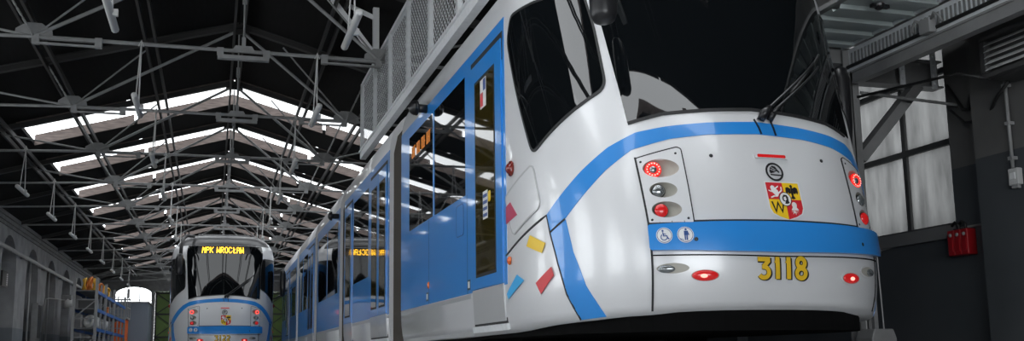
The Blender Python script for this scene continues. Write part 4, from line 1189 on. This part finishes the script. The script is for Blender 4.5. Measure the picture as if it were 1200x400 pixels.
# ================================================================== LEFT SIDE AND FAR END
pp = thing('wall_pipe', 'long grey pipe running along the arched wall below the cornice', 'pipe', (X_L + .10, 0, 0))
MB().tube([(0, -8, 3.70), (0, Y1 - 1, 3.70)], .065, 10).build('pipe_run', 'pipe', pp, smooth=True)
for k in range(12):
    yb = 32.5 + 2.2 * k
    if yb < Y1 - 1: MB().box(-.11, .02, yb - .03, yb + .03, 3.60, 3.66).build('pipe_bracket', 'trim', pp)
sg_ = thing('hanging_sign', 'small black notice board with white marks on the arched wall', 'sign', (X_L, 34.35, 2.72))
MB().box(0, .06, -.55, .28, -.24, .24).build('board', 'black', sg_)
mk = MB()
for k in range(6): mk.box(.060, .066, .10, .24, -.19 + .065 * k, -.145 + .065 * k)
mk.build('white_marks', 'white', sg_)
wl_ = thing('wall_lamp', 'grey wall lamp on a horizontal bracket arm at the arched wall', 'lamp', (X_L, 42.4, 0))
MB().tube([(.03, 0, 1.2), (.03, 0, 2.55), (.1, .4, 2.60), (.35, 3.0, 2.68)], .03, 8).build('bracket_arm', 'pipe', wl_, smooth=True)
MB().tube([(.03, -.3, .9), (.03, -.3, 2.3)], .025, 8).build('feed_pipe', 'pipe', wl_, smooth=True)
MB().tube([(.35, 3.0, 2.70), (.42, 3.1, 2.62), (.48, 3.15, 2.42)], [.14, .22, .26], 14).build('lamp_head', 'tube', wl_, smooth=True)
MB().box(.2, .6, 2.95, 3.4, 2.68, 2.9).build('ballast_box', 'darksteel', wl_, bevel=.02)
eb = thing('electrical_box', 'tall dark grey electrical box on the arched wall under the wall lamp', 'electrical box', (X_L, 40.0, 0))
MB().box(0, .22, -.4, .35, 0, 2.25).build('cabinet_body', 'darksteel', eb, bevel=.02)
MB().box(.22, .24, -.34, .30, .98, 2.18).build('cabinet_door', 'heater', eb, bevel=.01)
tag(MB().tube([(X_L + .05, 38.6, 0), (X_L + .05, 38.6, 3.66)], .035, 8).build('downpipe', 'pipe', None, smooth=True), 'upright grey pipe between the first arched niches, joined to the long pipe', 'pipe')
tag(MB().tube([(X_L + .05, 42.9, 0), (X_L + .05, 42.9, 3.66)], .03, 8).build('downpipe', 'pipe', None, smooth=True), 'upright grey pipe just beyond the wall lamp bracket', 'pipe')

# storage rack
rk = thing('storage_rack', 'tall grey storage rack with blue beams and goods at the arched wall', 'rack', (0, 0, 0))
RX0, RX1 = -4.98, -4.2
RY = [40.0, 43.3, 47.0, 52.6]
LV = [.55, 1.35, 2.08, 2.76]
for y in RY:
    for x in (RX0, RX1): MB().box(x - .05, x + .05, y - .05, y + .05, 0, 3.22).build('upright', 'pipe', rk)
    for k in range(4):
        MB().bar((RX0, y, .3 + .7 * k), (RX1, y, .3 + .7 * k), .03, .04).build('frame_brace', 'pipe', rk)
        if k % 2 == 0: MB().bar((RX0, y, .3 + .7 * k), (RX1, y, 1.0 + .7 * k), .03, .04).build('frame_brace', 'pipe', rk)
for a, b in zip(RY[:-1], RY[1:]):
    for z in LV:
        for x in (RX0, RX1): MB().box(x - .03, x + .03, a + .05, b - .05, z - .12, z).build('shelf_beam', 'rackblue', rk)
        MB().box(RX0 + .03, RX1 - .03, a + .05, b - .05, z - .03, z).build('shelf_board', 'darksteel', rk)
for x, ya in ((RX1 + .0, 41.6), (RX1 + .0, 45.2), (RX1 + .0, 49.0), (RX1 + .0, 50.8)): MB().box(x - .03, x + .03, ya - .03, ya + .03, 0, 3.05).build('upright', 'pipe', rk)
random.seed(11)
lvl_top = LV[3]
def coil(y, x, z, r, m, tilt):
    c = MB()
    for q in range(3): c.torus((0, 0, 0), (math.cos(tilt), math.sin(tilt), .25 * (q - 1)), r - .03 * q, .035, 18, 6)
    o = c.build('cable_coil', m, None, smooth=True, loc=(x, y, z)); return o
ci = 0
for y in [40.35, 40.75, 41.1, 41.9, 42.3, 42.75, 43.7, 44.3, 45.0, 45.7, 46.4]:
    m = 'coil' if ci % 3 else 'coil2'
    o = coil(y, RX1 - .28 - .25 * (ci % 2), lvl_top + .27, .24, m, random.uniform(-.6, .6))
    tag(o, ('yellow' if ci % 3 else 'orange') + ' cable coil standing on the top shelf of the blue rack', 'cable coil', ('yellow' if ci % 3 else 'orange') + ' cable coils on the top shelf')
    ci += 1
for i, y in enumerate([40.4, 40.9, 41.4, 42.0, 42.6, 43.7, 44.4, 45.1, 46.0]):
    c = MB(); c.torus((0, 0, 0), (.6, .75, .2 * (i % 3 - 1)), .19, .07, 18, 8)
    o = c.build('hose_coil', 'cream', None, smooth=True, loc=(RX1 - .26, y, LV[1] + .26))
    tag(o, 'white hose coil on the shelf at half height of the blue rack', 'hose coil', 'white hose coils at half height')
for i, (y, m, h) in enumerate([(40.6, 'heater', .35), (41.6, 'box_grey', .42), (42.7, 'pipe', .3), (44.2, 'heater', .4), (45.6, 'coil2', .3), (46.3, 'cream', .35)]):
    t = thing('storage_crate', '%s crate on the third shelf of the blue rack, %s from the near end' % ({'heater': 'black', 'box_grey': 'blue-grey', 'pipe': 'grey', 'coil2': 'orange', 'cream': 'white'}[m], ORD[i]), 'crate', (RX1 - .38, y, LV[2]), 'crates on the third shelf')
    MB().box(-.28, .28, -.3, .3, 0, h).build('crate_body', m, t, bevel=.02)
    MB().box(-.3, .3, -.32, .32, h - .05, h).build('crate_rim', m, t)
# orange lift in front of the cabin
lf = thing('lift_platform', 'orange mobile lift with a grey guard rail between the rack and the cabin', 'lift', (-4.55, 54.6, 0))
MB().box(-.35, .35, -.9, .9, .25, .7).build('chassis', 'orangepaint', lf, bevel=.04)
MB().box(-.33, .33, -.85, .85, .7, 2.2).build('lift_body', 'orangepaint', lf, bevel=.05)
for sx in (-.3, .3):
    for yy in (-.6, .6): MB().tube([(sx - .07, yy, .2), (sx + .07, yy, .2)], .2, 16).build('wheel', 'rubber', lf)
MB().box(-.4, .4, -1.0, 1.0, 2.2, 2.3).build('platform_floor', 'pipe', lf)
g = MB()
for sx in (-.38, .38):
    for yy in (-.97, 0, .97): g.tube([(sx, yy, 2.3), (sx, yy, 3.3)], .025, 6)
    for z in (2.8, 3.3): g.tube([(sx, -.97, z), (sx, .97, z)], .025, 6)
for yy in (-.97, .97):
    for z in (2.8, 3.3): g.tube([(-.38, yy, z), (.38, yy, z)], .025, 6)
g.build('guard_rail', 'pipe', lf)
MB().tube([(.38, -.5, 3.3), (.38, -.5, 3.75)], .07, 10).build('beacon', 'darksteel', lf)
# cabin in the corner
cb = thing('cabin', 'plain blue-grey cabin box standing under the arched window', 'cabin', (0, 0, 0))
MB().box(-5.6, -3.4, 57.6, 61.6, 0, 3.22).build('cabin_wall', 'box_grey', cb)
MB().box(-5.65, -3.35, 57.55, 61.65, 3.22, 3.30).build('cabin_roof', 'darksteel', cb)
